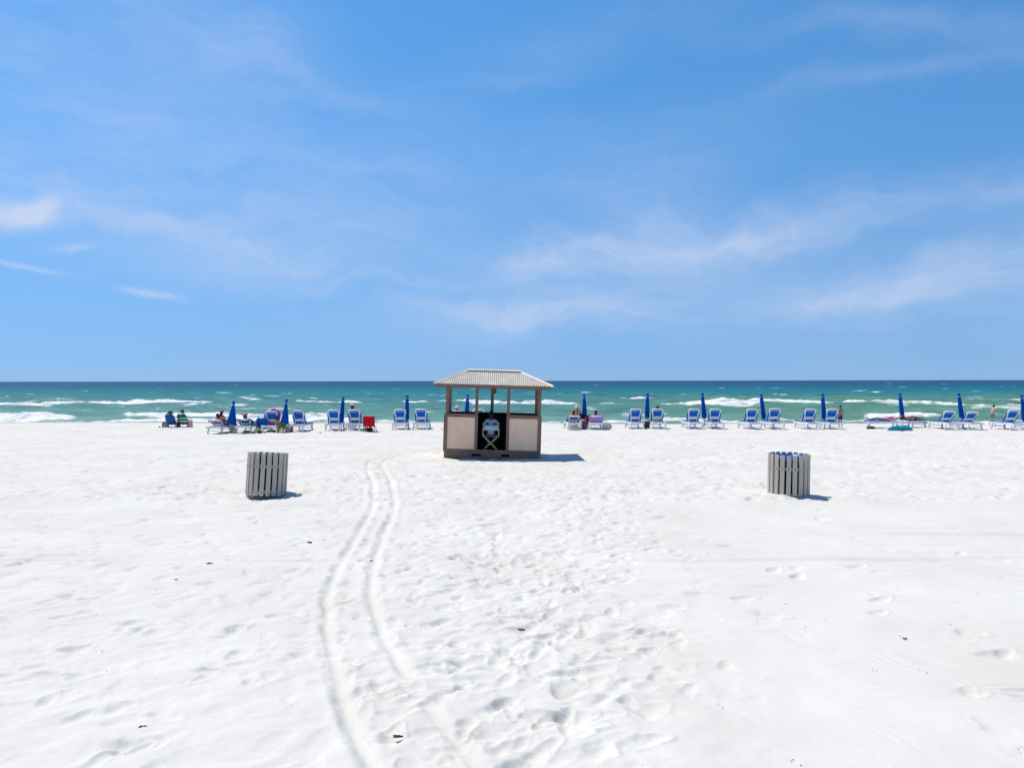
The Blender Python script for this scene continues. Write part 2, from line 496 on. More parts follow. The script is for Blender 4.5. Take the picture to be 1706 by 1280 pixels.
        flat = np.exp(-(r / .95) ** 4)
        # the wheel pressed the sand smooth: replace the bumps in the rut by the smooth ground
        base = sand_base(Xs, Ys)
        Z[i0:i1] = Z[i0:i1] * (1 - .85 * flat * e) + base * (.85 * flat * e)
        Z[i0:i1] += e * (-d * np.exp(-(r / .78) ** 2.6) + d * rim * np.exp(-((r - 1.5) / .5) ** 2) * (.55 + .6 * vn(Xs / .12, Ys / .16, 92)))
    rut([(690, 752), (650, 760), (618, 768), (612, 780), (620, 800), (622, 820), (621, 840), (612, 862), (598, 885), (578, 920), (560, 955), (547, 990), (545, 1025), (551, 1075), (564, 1130), (580, 1185), (598, 1232), (616, 1275), (640, 1330)], .080, .044)
    rut([(720, 753), (668, 760), (642, 768), (638, 778), (650, 800), (655, 820), (657, 845), (651, 865), (640, 888), (627, 925), (618, 960), (620, 1000), (637, 1050), (662, 1098), (692, 1138)], .080, .044)
    rut([(694, 1142), (712, 1170), (740, 1210), (775, 1250), (815, 1310)], .068, .034)
    rut([(640, 1190), (665, 1230), (700, 1275), (730, 1310)], .07, .024)
    rut([(720, 1235), (760, 1270), (790, 1310)], .07, .026)
    stamp(late)
    # --- material
    m = bpy.data.materials.new('white_sand'); m.use_nodes = True
    n, l = m.node_tree.nodes, m.node_tree.links
    b = n['Principled BSDF']; b.inputs['Roughness'].default_value = 0.95; b.inputs['Specular IOR Level'].default_value = 0.15
    geo = n.new('ShaderNodeNewGeometry')
    big = n.new('ShaderNodeTexNoise'); big.inputs['Scale'].default_value = .55; big.inputs['Detail'].default_value = 9; big.inputs['Roughness'].default_value = .62
    l.new(geo.outputs['Position'], big.inputs['Vector'])
    r1 = n.new('ShaderNodeValToRGB')
    r1.color_ramp.elements[0].position = .35; r1.color_ramp.elements[0].color = SAND_A
    r1.color_ramp.elements[1].position = .65; r1.color_ramp.elements[1].color = SAND_B
    l.new(big.outputs[0], r1.inputs[0])
    gr = n.new('ShaderNodeTexNoise'); gr.inputs['Scale'].default_value = 95; gr.inputs['Detail'].default_value = 4
    l.new(geo.outputs['Position'], gr.inputs['Vector'])
    r2 = n.new('ShaderNodeValToRGB')
    r2.color_ramp.elements[0].position = .26; r2.color_ramp.elements[0].color = (.86, .86, .86, 1)
    r2.color_ramp.elements[1].position = .46; r2.color_ramp.elements[1].color = (1, 1, 1, 1)
    l.new(gr.outputs[0], r2.inputs[0])
    mu = n.new('ShaderNodeMix'); mu.data_type = 'RGBA'; mu.blend_type = 'MULTIPLY'; mu.inputs[0].default_value = 1
    l.new(r1.outputs[0], mu.inputs[6]); l.new(r2.outputs[0], mu.inputs[7])
    at = n.new('ShaderNodeAttribute'); at.attribute_name = 'wet'
    wetmix = n.new('ShaderNodeMix'); wetmix.data_type = 'RGBA'
    l.new(at.outputs['Fac'], wetmix.inputs[0]); l.new(mu.outputs[2], wetmix.inputs[6]); wetmix.inputs[7].default_value = (.50, .45, .39, 1)
    l.new(wetmix.outputs[2], b.inputs['Base Color'])
    bp = n.new('ShaderNodeBump'); bp.inputs['Strength'].default_value = .35; bp.inputs['Distance'].default_value = .004
    l.new(gr.outputs[0], bp.inputs['Height']); l.new(bp.outputs[0], b.inputs['Normal'])
    wet = sstep(-.25, -.6, Z + .1 * fbm(X / 3, Y / 2, 95, 2))
    o = grid_mesh('beach_sand', X, Y, Z, m, {'wet': wet})
    tag(o, 'white sand beach with wheel ruts and footprints', None, None, 'structure')


SAND_A = (.695, .655, .580, 1)
SAND_B = (.765, .730, .662, 1)
make_sand()

# ------------------------------------------------------------------ sea
SEA_Z = -0.9


def make_sea():
    H = CAMZ - SEA_Z
    d = [H * F / 48.0]; dy = []
    p = 92.0
    while p > .12:
        dy.append(p)
        p -= .14 if 26 < p < 76 else (.25 if p > 6 else max(.04, p * .06))
    ya = H * F / np.array(dy)
    s_in = np.linspace(-.76, .76, 820)
    so = np.array([.8, .9, 1.1, 1.5, 2.5, 5, 10])
    sa = np.concatenate([-so[::-1], s_in, so])
    Y = np.repeat(ya[:, None], len(sa), 1); X = sa[None, :] * Y
    PX = 853 + F * X / Y                       # bearing of each vertex, used below to lay the breakers where they are along the shore
    rng = np.random.default_rng(11)
    Z = np.full_like(X, SEA_Z)
    dY = np.gradient(ya)[:, None]
    shoal = sstep(58, 95, Y)
    for i in range(34):
        lam = 1.6 * (1.09 ** i) * rng.uniform(.9, 1.1)
        th = rng.normal(0, .38); k = 2 * np.pi / lam
        ph = k * (Y * math.cos(th) + X * math.sin(th)) + rng.uniform(0, 6.3) + 1.2 * vn(X / (lam * 3), Y / (lam * 3), 200 + i)
        fade = np.clip((lam / dY - 2.5) / 3, 0, 1)
        sn = np.sin(ph)
        Z += fade * lam * (.0062 + .006 * math.exp(-lam / 4)) * (.35 + .65 * shoal) * (sn + .35 * sn * np.abs(sn)) * (.6 + .5 * vn(X / 25, Y / 18, 300 + i))
    foam = np.zeros_like(X)
    # (photo-x from, to, photo-y of the crest, height m, foam run-out m, how solid)
    K = H * F
    def hor(px): return 635.9 - .0016 * px
    brk = [(62, 470, 670, .70, 10, 1.0, 1), (-400, 90, 676, .38, 7, .95, 2), (300, 420, 675.5, .35, 5, .8, 3), (412, 441, 668, .45, 4, .95, 4),
           (486, 606, 671.5, .52, 7, 1.0, 5), (616, 648, 668, .40, 4, .95, 6), (674, 970, 671, .62, 8, 1.0, 7), (895, 985, 665.5, .48, 5, .95, 8),
           (985, 1095, 665.5, .52, 7, .85, 9), (950, 1225, 672.5, .52, 7, 1.0, 10), (1120, 1290, 674, .40, 6, .95, 35), (1165, 1470, 670.5, .66, 10, .95, 11), (1400, 1520, 670.5, .55, 7, 1.0, 12),
           (1455, 2300, 672.5, .46, 8, .95, 13), (1490, 1640, 676.5, .22, 3, .8, 14), (1560, 2300, 669, .3, 4, .6, 36),
           (205, 430, 690.5, .45, 7, 1.0, 15), (190, 214, 687, .38, 3, .9, 16), (-500, 130, 693.5, .46, 7, 1.0, 17), (40, 600, 697.5, .32, 7, 1.0, 18), (420, 560, 694, .42, 7, .9, 19),
           (700, 750, 684, .45, 3.5, .95, 20), (1432, 1580, 694, .46, 6, 1.0, 21), (1545, 2400, 699.5, .28, 5, .95, 22), (1285, 1450, 698.5, .20, 4.0, .75, 23),
           (1030, 1125, 691, .16, 3, .6, 24), (890, 1010, 689.5, .12, 2.5, .5, 25), (-300, 110, 685.5, .20, 3, .6, 26), (1620, 2100, 682, .28, 3, .7, 27), (395, 520, 664, .3, 3, .7, 28),
           (690, 745, 653, .35, 4, .7, 29), (125, 165, 668, .3, 3, .6, 30), (330, 600, 679.5, .18, 3, .5, 31), (540, 720, 701, .14, 4, .75, 32), (700, 960, 703, .10, 3, .6, 33), (880, 1300, 702.5, .12, 3.5, .8, 34)]
    for xa, xb, py, hgt, run, sol, sd in brk:
        hgt, run = hgt * .78, run * .8
        xm = .5 * (xa + xb)
        yc0 = K / (py + hgt * 4.5 * (py - 635) / 37 - hor(xm))
        yc = yc0 + yc0 * .022 * vn(X / 11, 0 * X + sd, 401) + yc0 * .010 * vn(X / 2.6, 0 * X + sd, 402)
        t = sstep(xa - 12, xa + 14, PX + 8 * vn(X / 3, Y / 3, 403)) * (1 - sstep(xb - 26, xb + 14, PX))
        A = t * hgt * (.72 + .4 * vn(X / 4.5, 0 * X + sd, 404) + .18 * vn(X / 1.3, 0 * X + sd, 405))
        dd = Y - yc
        prof = np.where(dd > 0, np.exp(-(dd / 4.5) ** 2), np.exp(-(dd / 1.3) ** 2))
        Z += np.clip(A, 0, None) * prof
        rn = run * (.75 + .55 * vn(X / 5, 0 * X + sd, 406))
        f = np.where(dd > 0, 1 - sstep(.2, 1.6, dd), 1 - sstep(rn * .45, rn, -dd))
        brkup = fbm(X / 1.6, Y / 2.2, 410 + sd, 3)
        f = f * t * sol * np.clip(1.12 + .42 * brkup - .30 * np.clip(-dd / rn, 0, 1), 0, 1.1)
        foam = np.maximum(foam, f)
        # lace of old foam drifting behind
        lace = t * (dd > 0) * (1 - sstep(1, 9, dd)) * np.clip(fbm(X / .9, Y / 1.8, 500 + sd, 3) * 1.6 - .15, 0, 1) * .55
        foam = np.maximum(foam, lace)
    # streaks of spent foam drifting in the surf zone
    st = np.clip(fbm(X / 8 + vn(X / 20, Y / 9, 650), Y / 1.5, 651, 4) * 2.0 - .55, 0, 1) * sstep(60, 66, Y) * (1 - sstep(105, 150, Y))
    foam = np.maximum(foam, .42 * st)
    # lumps in the white water
    Z += foam * .22 * fbm(X / .9, Y / 1.1, 600, 3)
    # whitecaps further out
    for _ in range(300):
        yy = K / (rng.uniform(3.2, 34)); b = rng.uniform(-.74, .74); xx = b * yy
        if rng.random() < .35 and yy < 160: continue
        a = rng.uniform(.5, 1.7) * (1 + yy / 350.); w_ = rng.uniform(.35, .8) * (1 + (yy / 150.) ** 2 * .25)
        i0, i1 = np.searchsorted(ya, yy - 3 * w_), np.searchsorted(ya, yy + 3 * w_)
        j0, j1 = np.searchsorted(sa, b - 3 * a / yy), np.searchsorted(sa, b + 3 * a / yy)
        if i1 <= i0 or j1 <= j0: continue
        u, v = (X[i0:i1, j0:j1] - xx) / a, (Y[i0:i1, j0:j1] - yy + .3 * np.sin((X[i0:i1, j0:j1] - xx) / a * 3)) / w_
        f = np.clip(1.25 * np.exp(-u * u - v * v) + .3 * vn(X[i0:i1, j0:j1] / .5, Y[i0:i1, j0:j1] / 1.5, 700), 0, 1) * (np.exp(-u * u - v * v) > .2)
        foam[i0:i1, j0:j1] = np.maximum(foam[i0:i1, j0:j1], f * rng.uniform(.5, 1))
        Z[i0:i1, j0:j1] += .12 * np.exp(-u * u - v * v)
    foam = np.clip(foam, 0, 1)
    # thin swash along the waterline
    tone = np.log(Y / 60.0) / math.log(10.0)
    tone = tone + .05 * fbm(X / 60, Y / 14, 801, 3) * (Y < 400) + .02 * fbm(X / 9, Y / 4, 802, 2)
    green = sstep(-5, 40, X) * (1 - sstep(120, 170, Y)) * (.75 + .35 * vn(X / 14, Y / 6, 803))
    m = bpy.data.materials.new('sea_water'); m.use_nodes = True
    n, l = m.node_tree.nodes, m.node_tree.links
    b = n['Principled BSDF']
    at = n.new('ShaderNodeAttribute'); at.attribute_name = 'tone'
    rp = n.new('ShaderNodeValToRGB'); cr = rp.color_ramp
    for k_, (p_, c) in enumerate(SEA_RAMP):
        e = cr.elements[0] if k_ == 0 else cr.elements[len(cr.elements) - 1] if k_ == len(SEA_RAMP) - 1 else cr.elements.new(p_)
        e.color = c
    mr = n.new('ShaderNodeMapRange'); mr.inputs['From Max'].default_value = 2.0
    l.new(at.outputs['Fac'], mr.inputs[0]); l.new(mr.outputs[0], rp.inputs[0])
    ag = n.new('ShaderNodeAttribute'); ag.attribute_name = 'green'
    mg = n.new('ShaderNodeMix'); mg.data_type = 'RGBA'
    l.new(ag.outputs['Fac'], mg.inputs[0]); l.new(rp.outputs[0], mg.inputs[6]); mg.inputs[7].default_value = SEA_GREEN
    # streaks on the water
    geo = n.new('ShaderNodeNewGeometry')
    mp = n.new('ShaderNodeMapping'); mp.inputs['Scale'].default_value = (.20, .60, 1); l.new(geo.outputs['Position'], mp.inputs[0])
    nz = n.new('ShaderNodeTexNoise'); nz.inputs['Scale'].default_value = 1; nz.inputs['Detail'].default_value = 6; nz.inputs['Roughness'].default_value = .65
    l.new(mp.outputs[0], nz.inputs['Vector'])
    rs = n.new('ShaderNodeMapRange'); rs.inputs['From Min'].default_value = .3; rs.inputs['From Max'].default_value = .7; rs.inputs['To Min'].default_value = .66; rs.inputs['To Max'].default_value = 1.30
    l.new(nz.outputs[0], rs.inputs[0])
    mm = n.new('ShaderNodeMix'); mm.data_type = 'RGBA'; mm.blend_type = 'MULTIPLY'; mm.inputs[0].default_value = 1
    l.new(mg.outputs[2], mm.inputs[6]); l.new(rs.outputs[0], mm.inputs[7])
    # foam
    af = n.new('ShaderNodeAttribute'); af.attribute_name = 'foam'
    fn = n.new('ShaderNodeTexNoise'); fn.inputs['Scale'].default_value = 1.1; fn.inputs['Detail'].default_value = 8; fn.inputs['Roughness'].default_value = .7
    l.new(geo.outputs['Position'], fn.inputs['Vector'])
    fn2 = n.new('ShaderNodeTexNoise'); fn2.inputs['Scale'].default_value = .42; fn2.inputs['Detail'].default_value = 3
    l.new(geo.outputs['Position'], fn2.inputs['Vector'])
    ma = n.new('ShaderNodeMath'); ma.operation = 'MULTIPLY_ADD'; l.new(fn.outputs[0], ma.inputs[0]); ma.inputs[1].default_value = 1.5; ma.inputs[2].default_value = -.75
    mb2 = n.new('ShaderNodeMath'); mb2.operation = 'MULTIPLY_ADD'; l.new(fn2.outputs[0], mb2.inputs[0]); mb2.inputs[1].default_value = .8; mb2.inputs[2].default_value = -.4
    ad0 = n.new('ShaderNodeMath'); ad0.operation = 'ADD'; l.new(ma.outputs[0], ad0.inputs[0]); l.new(mb2.outputs[0], ad0.inputs[1])
    ad = n.new('ShaderNodeMath'); ad.operation = 'ADD'; l.new(af.outputs['Fac'], ad.inputs[0]); l.new(ad0.outputs[0], ad.inputs[1])
    fr = n.new('ShaderNodeMapRange'); fr.inputs['From Min'].default_value = .34; fr.inputs['From Max'].default_value = .98
    l.new(ad.outputs[0], fr.inputs[0])
    cf = n.new('ShaderNodeMix'); cf.data_type = 'RGBA'
    l.new(fr.outputs[0], cf.inputs[0]); l.new(mm.outputs[2], cf.inputs[6]); cf.inputs[7].default_value = (.84, .82, .79, 1)
    l.new(cf.outputs[2], b.inputs['Base Color'])
    ro = n.new('ShaderNodeMapRange'); ro.inputs['To Min'].default_value = .22; ro.inputs['To Max'].default_value = .9
    l.new(fr.outputs[0], ro.inputs[0]); l.new(ro.outputs[0], b.inputs['Roughness'])
    b.inputs['Specular IOR Level'].default_value = 0
    n3 = n.new('ShaderNodeTexNoise'); n3.inputs['Scale'].default_value = .9; n3.inputs['Detail'].default_value = 5
    mp3 = n.new('ShaderNodeMapping'); mp3.inputs['Scale'].default_value = (.5, 1, 1); l.new(geo.outputs['Position'], mp3.inputs[0]); l.new(mp3.outputs[0], n3.inputs['Vector'])
    bp = n.new('ShaderNodeBump'); bp.inputs['Strength'].default_value = .8; bp.inputs['Distance'].default_value = .35
    l.new(n3.outputs[0], bp.inputs['Height']); l.new(bp.outputs[0], b.inputs['Normal'])
    # wind-ruffled water: its facets are tilted, so it mirrors far less than flat water would at this angle
    gl = n.new('ShaderNodeBsdfGlossy'); gl.inputs['Roughness'].default_value = .3
    l.new(bp.outputs[0], gl.inputs['Normal'])
    gm = n.new('ShaderNodeMath'); gm.operation = 'MULTIPLY_ADD'; l.new(fr.outputs[0], gm.inputs[0]); gm.inputs[1].default_value = -.11; gm.inputs[2].default_value = .12
    ms = n.new('ShaderNodeMixShader'); l.new(gm.outputs[0], ms.inputs[0]); l.new(b.outputs[0], ms.inputs[1]); l.new(gl.outputs[0], ms.inputs[2])
    l.new(ms.outputs[0], n['Material Output'].inputs['Surface'])
    o = grid_mesh('sea', X, Y, Z, m, {'foam': foam, 'tone': tone, 'green': np.clip(green, 0, 1)})
    tag(o, 'turquoise sea with rows of white breakers', None, None, 'structure')


# tone: 0 = 60 m, .5 = 600 m, 1 = 6 km (log scale, /2)
SEA_RAMP = [(0.0, (.19, .34, .25, 1)), (.054, (.105, .265, .225, 1)), (.12, (.075, .225, .21, 1)), (.185, (.050, .20, .205, 1)), (.27, (.012, .185, .21, 1)),
            (.34, (.005, .145, .185, 1)), (.42, (.005, .105, .165, 1)), (.55, (.006, .080, .185, 1)), (.70, (.006, .075, .185, 1)), (1.0, (.008, .075, .19, 1))]
SEA_GREEN = (.12, .26, .165, 1)
make_sea()

# ------------------------------------------------------------------ materials of the things
BROWN = pm('brown_paint', (.235, .140, .098), .55, .16, 7, .15, .3, stretch=(1, 1, .3))
TAN = pm('tan_siding', (.93, .655, .46), .6, .06, 5, .1, .3, stretch=(1, 1, .2))
INNER = pm('shade_dark_plywood', (.016, .013, .012), .8, .25, 4, .1, .2)  # kiosk interior: its shade is put into the near-black base colour
ROOF = pm('weathered_corrugated_sheet', (.60, .55, .475), .5, .14, 3.5, .1, .4)
ROOFCAP = pm('weathered_ridge_metal', (.66, .61, .53), .5, .12, 5, .1, .4)
GREY = pm('grey_recycled_plastic', (.51, .445, .37), .55, .10, 14, .2, .35, stretch=(1, 1, .15))
NAVY = pm('navy_barrel', (.003, .006, .016), .7, .2, 6, 0, .15)
LINER = pm('blue_bin_liner', (.015, .10, .45), .35, .2, 10, .3, .5, translucent=.2)
STEEL = pm('zinc_bolt', (.35, .35, .36), .35, .1, 30, 0, .5, metal=.8)
WHITE = pm('white_resin', (.78, .78, .77), .42, .05, 8, 0, .5)
SLING = pm('blue_sling_mesh', (.005, .185, .66), .8, .12, 30, .1, .08, translucent=.36)
CANOPY = pm('blue_canopy_cloth', (.003, .110, .45), .85, .14, 12, .1, .06, translucent=.12)
POLE = pm('pale_wood_pole', (.52, .44, .34), .55, .1, 12, 0, .3)
BAND = pm('light_band', (.55, .68, .82), .6, .05, 20, 0, .3)
WOOD = pm('varnished_pale_wood', (.62, .46, .24), .45, .12, 12, 0, .4, stretch=(1, 1, .3))
DARK = pm('dark_metal_tube', (.03, .03, .035), .4, .1, 20, 0, .5)
ALU = pm('aluminium_tube', (.55, .56, .58), .3, .05, 20, 0, .5, metal=.6)


def skin(name, c): return pm('skin_' + name, c, .55, .06, 14, 0, .35)


SK_FAIR = skin('fair', (.62, .36, .25)); SK_TAN = skin('tan', (.42, .21, .125)); SK_RED = skin('sunburnt', (.55, .22, .15)); SK_DARK = skin('brown', (.20, .10, .065))
H_BLACK = pm('hair_black', (.010, .008, .007), .5, .3, 40, .2); H_BROWN = pm('hair_brown', (.055, .028, .014), .5, .3, 40, .2)
H_RED = pm('hair_auburn', (.16, .035, .012), .5, .3, 40, .2); H_BLOND = pm('hair_blond', (.42, .27, .11), .5, .25, 40, .2)


def cloth(name, c, var=.14, scale=10, tr=.0): return pm('cloth_' + name, c, .85, var, scale, .15, .15, translucent=tr)


# ------------------------------------------------------------------ kiosk
def make_kiosk():
    k = thing('beach_kiosk', 'brown and tan timber beach kiosk with a grey corrugated hip roof', 'kiosk')
    k.location = (KIOSK.x, KIOSK.y, -0.012)
    k.rotation_euler = (0, R(1.75), R(1.6))
    W, D = 3.08, 1.60
    x0, x1, y0, y1 = -W / 2, W / 2, -D / 2, D / 2
    ZS, ZT, ZP = .19, 1.37, 2.215          # skid top, counter height, post top
    # skid with two fork slots
    s = MB()
    for yy in (y0 + .0, y1 - .06):
        ya, yb = yy, yy + .06
        s.box((x0 + .02, ya, -.06), (x1 - .02, yb, .055))
        s.box((x0 + .02, ya, .135), (x1 - .02, yb, ZS))
        for a, b in ((x0 + .02, -.64), (-.34, .30), (.56, x1 - .02)):
            s.box((a, ya + .002, .055), (b, yb - .002, .135))
    for xx in (x0 + .02, x1 - .08):
        s.box((xx, y0 + .06, -.06), (xx + .06, y1 - .06, ZS - .002))
    s.build('skid', BROWN, k, bevel=.006)
    MB().box((x0 + .06, y0 + .01, ZS + .001), (x1 - .06, y1 - .02, .255)).build('floor', INNER, k)
    MB().box((-.475, y0 - .012, ZS + .004), (.435, y0 + .05, .265)).build('threshold', BROWN, k, bevel=.005)

    # posts: four in front, three behind
    def post(x, y, w=.098, m=BROWN, top=ZP):
        MB().box((x - w / 2, y - w / 2, ZS + .005), (x + w / 2, y + w / 2, top)).build('post', m, k, bevel=.006)
    for x in (x0 + .09, -.52, .485, x1 - .065): post(x, y0 + .075)
    for x in (x0 + .09, -.03, x1 - .075): post(x, y1 - .075, .105)
    # bracket at the head of the middle rear post
    MB().box((.022, y1 - .11, 2.02), (.10, y1 - .04, 2.21)).build('bracket', BROWN, k, bevel=.005)

    # half walls: grooved siding framed by trim boards
    def siding(a, b, zlo, zhi, y, m, axis='x', n=15, t=.018):
        mb = MB(); w = (b - a) / n
        for i in range(n):
            lo, hi = a + i * w, a + (i + 1) * w
            pts = []
            for (u, d) in ((lo, .010), (lo + .006, 0), (hi - .006, 0), (hi, .010)):
                pts.append((u, d))
            for (u, d), (u2, d2) in zip(pts[:-1], pts[1:]):
                if axis == 'x': mb.add([(u, y + d, zlo), (u2, y + d2, zlo), (u2, y + d2, zhi), (u, y + d, zhi)], [(0, 1, 2, 3)])
                else: mb.add([(y + d, u, zlo), (y + d2, u2, zlo), (y + d2, u2, zhi), (y + d, u, zhi)], [(0, 1, 2, 3)])
        return mb
    for a, b in ((x0 + .02, -.475), (.435, x1 - .02)):
        siding(a + .085, b - .085, ZS + .075, ZT - .085, y0 + .004, TAN).build('siding_panel', TAN, k)
        MB().box((a + .09, y0 + .02, ZS + .08), (b - .09, y0 + .035, ZT - .09)).build('backing', INNER, k)
        for lo, hi in (((a, y0 - .018, ZS + .003), (a + .09, y0 + .02, ZT)), ((b - .09, y0 - .018, ZS + .003), (b, y0 + .02, ZT)),
                       ((a + .09, y0 - .016, ZT - .09), (b - .09, y0 + .018, ZT - .002)), ((a + .09, y0 - .016, ZS + .005), (b - .09, y0 + .018, ZS + .082))):
            MB().box(lo, hi).build('trim_board', BROWN, k, bevel=.004)
    for xx, sgn in ((x0 - .012, 1), (x1 + .012, -1)):
        siding(y0 + .10, y1 - .10, ZS + .075, ZT - .085, xx + (0.016 if sgn > 0 else -.026), TAN, 'y', 20).build('siding_panel', TAN, k)
        for lo, hi in (((y0 + .024, ZS + .003), (y0 + .11, ZT)), ((y1 - .11, ZS + .003), (y1 - .004, ZT)), ((y0 + .11, ZT - .09), (y1 - .11, ZT - .002)), ((y0 + .11, ZS + .005), (y1 - .11, ZS + .082))):
            MB().box((min(xx, xx + sgn * .035), lo[0], lo[1]), (max(xx, xx + sgn * .035), hi[0], hi[1])).build('trim_board', BROWN, k, bevel=.004)
        MB().box((min(xx + sgn * .04, xx + sgn * .055), y0 + .13, ZS + .07), (max(xx + sgn * .04, xx + sgn * .055), y1 - .13, ZT - .01)).build('backing', INNER, k)
    # rear half wall (inside coloured near-black as shade, siding outside)
    MB().box((x0 + .06, y1 - .160, ZS + .07), (x1 - .06, y1 - .140, ZT - .01)).build('rear_wall', INNER, k)
    siding(x0 + .10, x1 - .10, ZS + .075, ZT - .085, y1 - .02, TAN, 'x', 40).build('siding_panel', TAN, k)
    for lo, hi in (((x0 + .03, y1 - .028, ZS + .004), (x0 + .11, y1 + .01, ZT)), ((x1 - .11, y1 - .028, ZS + .004), (x1 - .03, y1 + .01, ZT)),
                   ((x0 + .11, y1 - .026, ZT - .09), (x1 - .11, y1 + .008, ZT - .002)), ((x0 + .11, y1 - .026, ZS + .006), (x1 - .11, y1 + .008, ZS + .082))):
        MB().box(lo, hi).build('trim_board', BROWN, k, bevel=.004)
    # counter shelves
    MB().box((x0 + .14, y1 - .42, ZT + .001), (x1 - .14, y1 - .03, ZT + .032)).build('counter', INNER, k, bevel=.004)
    for a, b in ((x0 + .03, -.475), (.435, x1 - .03)):
        MB().box((a, y0 - .022, ZT + .002), (b, y0 + .03, ZT + .026)).build('cap_rail', BROWN, k, bevel=.004)
    # roof
    E, EY, ZE, ZR, RL = 1.865, D / 2 + .33, 2.335, 2.80, .82
    s = MB()
    for a, b in (((-E + .04, -EY + .04), (E - .04, -EY + .04)), ((-E + .04, EY - .04), (E - .04, EY - .04))):
        MB().box((a[0], a[1] - .02, ZE - .105), (b[0], b[1] + .02, ZE - .012)).build('fascia', BROWN, k, bevel=.004)
    for xx in (-E + .06, E - .06):
        MB().box((xx - .02, -EY + .062, ZE - .103), (xx + .02, EY - .062, ZE - .014)).build('fascia', BROWN, k, bevel=.004)
    # plate under the rafters
    for yy in (y0 + .075, y1 - .075):
        MB().box((x0 + .03, yy - .045, ZP + .002), (x1 - .03, yy + .045, ZP + .075)).build('top_plate', BROWN, k)
    for xx in (x0 + .09, x1 - .07):
        MB().box((xx - .045, y0 + .125, ZP + .002), (xx + .045, y1 - .125, ZP + .073)).build('top_plate', BROWN, k)
    pitch = .066

    def face(front):
        """corrugated trapezoid (front/back) or triangle (sides)"""
        mb = MB(); rows = []
        if front:
            half, run, flat = E, EY, RL
        else:
            half, run, flat = EY, E - RL, 0.0
        n = int(half * 2 / pitch * 8)
        for i in range(n + 1):
            u = -half + 2 * half * i / n
            t = 1.0 if abs(u) <= flat else (half - abs(u)) / (half - flat)
            wv = .015 * math.cos(2 * math.pi * u / pitch)
            rows.append((u, t, wv))
        for (u, t, w_), (u2, t2, w2) in zip(rows[:-1], rows[1:]):
            mb.add([(u, -run, ZE + w_), (u2, -run, ZE + w2), (u2, -run + run * t2, ZE + (ZR - ZE) * t2 + w2), (u, -run + run * t, ZE + (ZR - ZE) * t + w_)], [(0, 1, 2, 3)])
        return mb, run
    for nm, front, ang in (('f', True, 0), ('b', True, 180), ('r', False, 90), ('l', False, -90)):
        mb, run = face(front)
        M = Matrix.Rotation(R(ang), 4, 'Z')
        off = Vector((0, 0, 0))
        vs = []
        for v in mb.v:
            v = Vector(v)
            if not front: v = Vector((v.x, v.y - RL, v.z))
            vs.append(tuple(M @ v))
        mb.v = vs
        mb.build('roof_sheet', ROOF, k, solid=.004)
    # underside boards
    u = MB()
    c = [(-E + .08, -EY + .08), (E - .08, -EY + .08), (E - .08, EY - .08), (-E + .08, EY - .08)]
    u.add([(x, y, ZE - .03) for x, y in c] + [(-RL, 0, ZR - .045), (RL, 0, ZR - .045)], [(0, 1, 5, 4), (2, 3, 4, 5), (1, 2, 5), (3, 0, 4)])
    u.build('roof_deck', INNER, k)
    # ridge and hip caps
    def cap(a, b, w=.11):
        a, b = Vector(a), Vector(b); d = (b - a).normalized(); sx = d.cross(Vector((0, 0, 1))).normalized()
        mb = MB()
        prof = [(-w, -.028), (-w * .35, .004), (0, .022), (w * .35, .004), (w, -.028)]
        mb.grid([[p + sx * u_ + Vector((0, 0, v_)) for u_, v_ in prof] for p in (a, b)])
        return mb
    cap((-RL - .06, 0, ZR + .015), (RL + .06, 0, ZR + .015), .13).build('ridge_cap', ROOFCAP, k, solid=.006)
    for sx in (-1, 1):
        for sy in (-1, 1):
            cap((sx * RL, 0, ZR + .008), (sx * (E + .01), sy * (EY + .01), ZE + .012), .07).build('hip_cap', ROOFCAP, k, solid=.006)
    return k


kiosk = make_kiosk()


# ------------------------------------------------------------------ slatted bins
def make_bin(name, label, loc, tilt, rz, seed, liner):
    b = thing(name, label, 'litter bin', loc, 0, 'slatted litter bins on the sand')
    b.rotation_euler = (R(tilt[0]), R(tilt[1]), R(rz))
    rr = random.Random(seed)
    r, h, n = .405, .905, 20
    st = MB().box((-.045, -.018, 0), (.045, .018, h)).mesh('slat', GREY)
    bt = MB().lathe([(0, -.004), (.009, -.004), (.009, .003), (0, .004)], 8, Matrix.Rotation(R(90), 4, 'X')).mesh('bolt', DARK)
    for i in range(n):
        a = 2 * math.pi * i / n
        o = bpy.data.objects.new('slat', st); COL.objects.link(o); o.parent = b
        o.location = (r * math.sin(a), -r * math.cos(a), rr.uniform(-.003, .003)); o.rotation_euler = (rr.uniform(-.006, .006), rr.uniform(-.008, .008), a)
        md = o.modifiers.new('bevel', 'BEVEL'); md.width = .005; md.segments = 1
        for zz in (.065, .62):
            q = bpy.data.objects.new('bolt', bt); COL.objects.link(q); q.parent = o; q.location = (0, -.021, zz)
    for z0 in (.05, .585):
        MB().lathe([(r - .028, z0), (r - .021, z0), (r - .021, z0 + .06), (r - .028, z0 + .06), (r - .028, z0)], 36).build('hoop', GREY, b)
    MB().lathe([(0, .05), (.30, .05), (.315, .08), (.315, .80), (.325, .82), (.31, .82), (.30, .80), (.30, .10), (0, .10)], 28).build('barrel', NAVY, b, smooth=True)
    if liner:
        mb = MB(); rows = []
        for rad, z in ((.30, .45), (.305, .78), (.322, .862), (.375, .868), (.368, .80), (.352, .76)):
            rows.append([(rad * (1 + .012 * math.sin(7 * a)) * math.cos(a), rad * (1 + .012 * math.sin(5 * a + 1)) * math.sin(a), z + .012 * math.sin(9 * a + rad * 40)) for a in [2 * math.pi * j / 40 for j in range(41)]])
        mb.grid(rows); mb.build('liner', LINER, b, smooth=True)
    return b


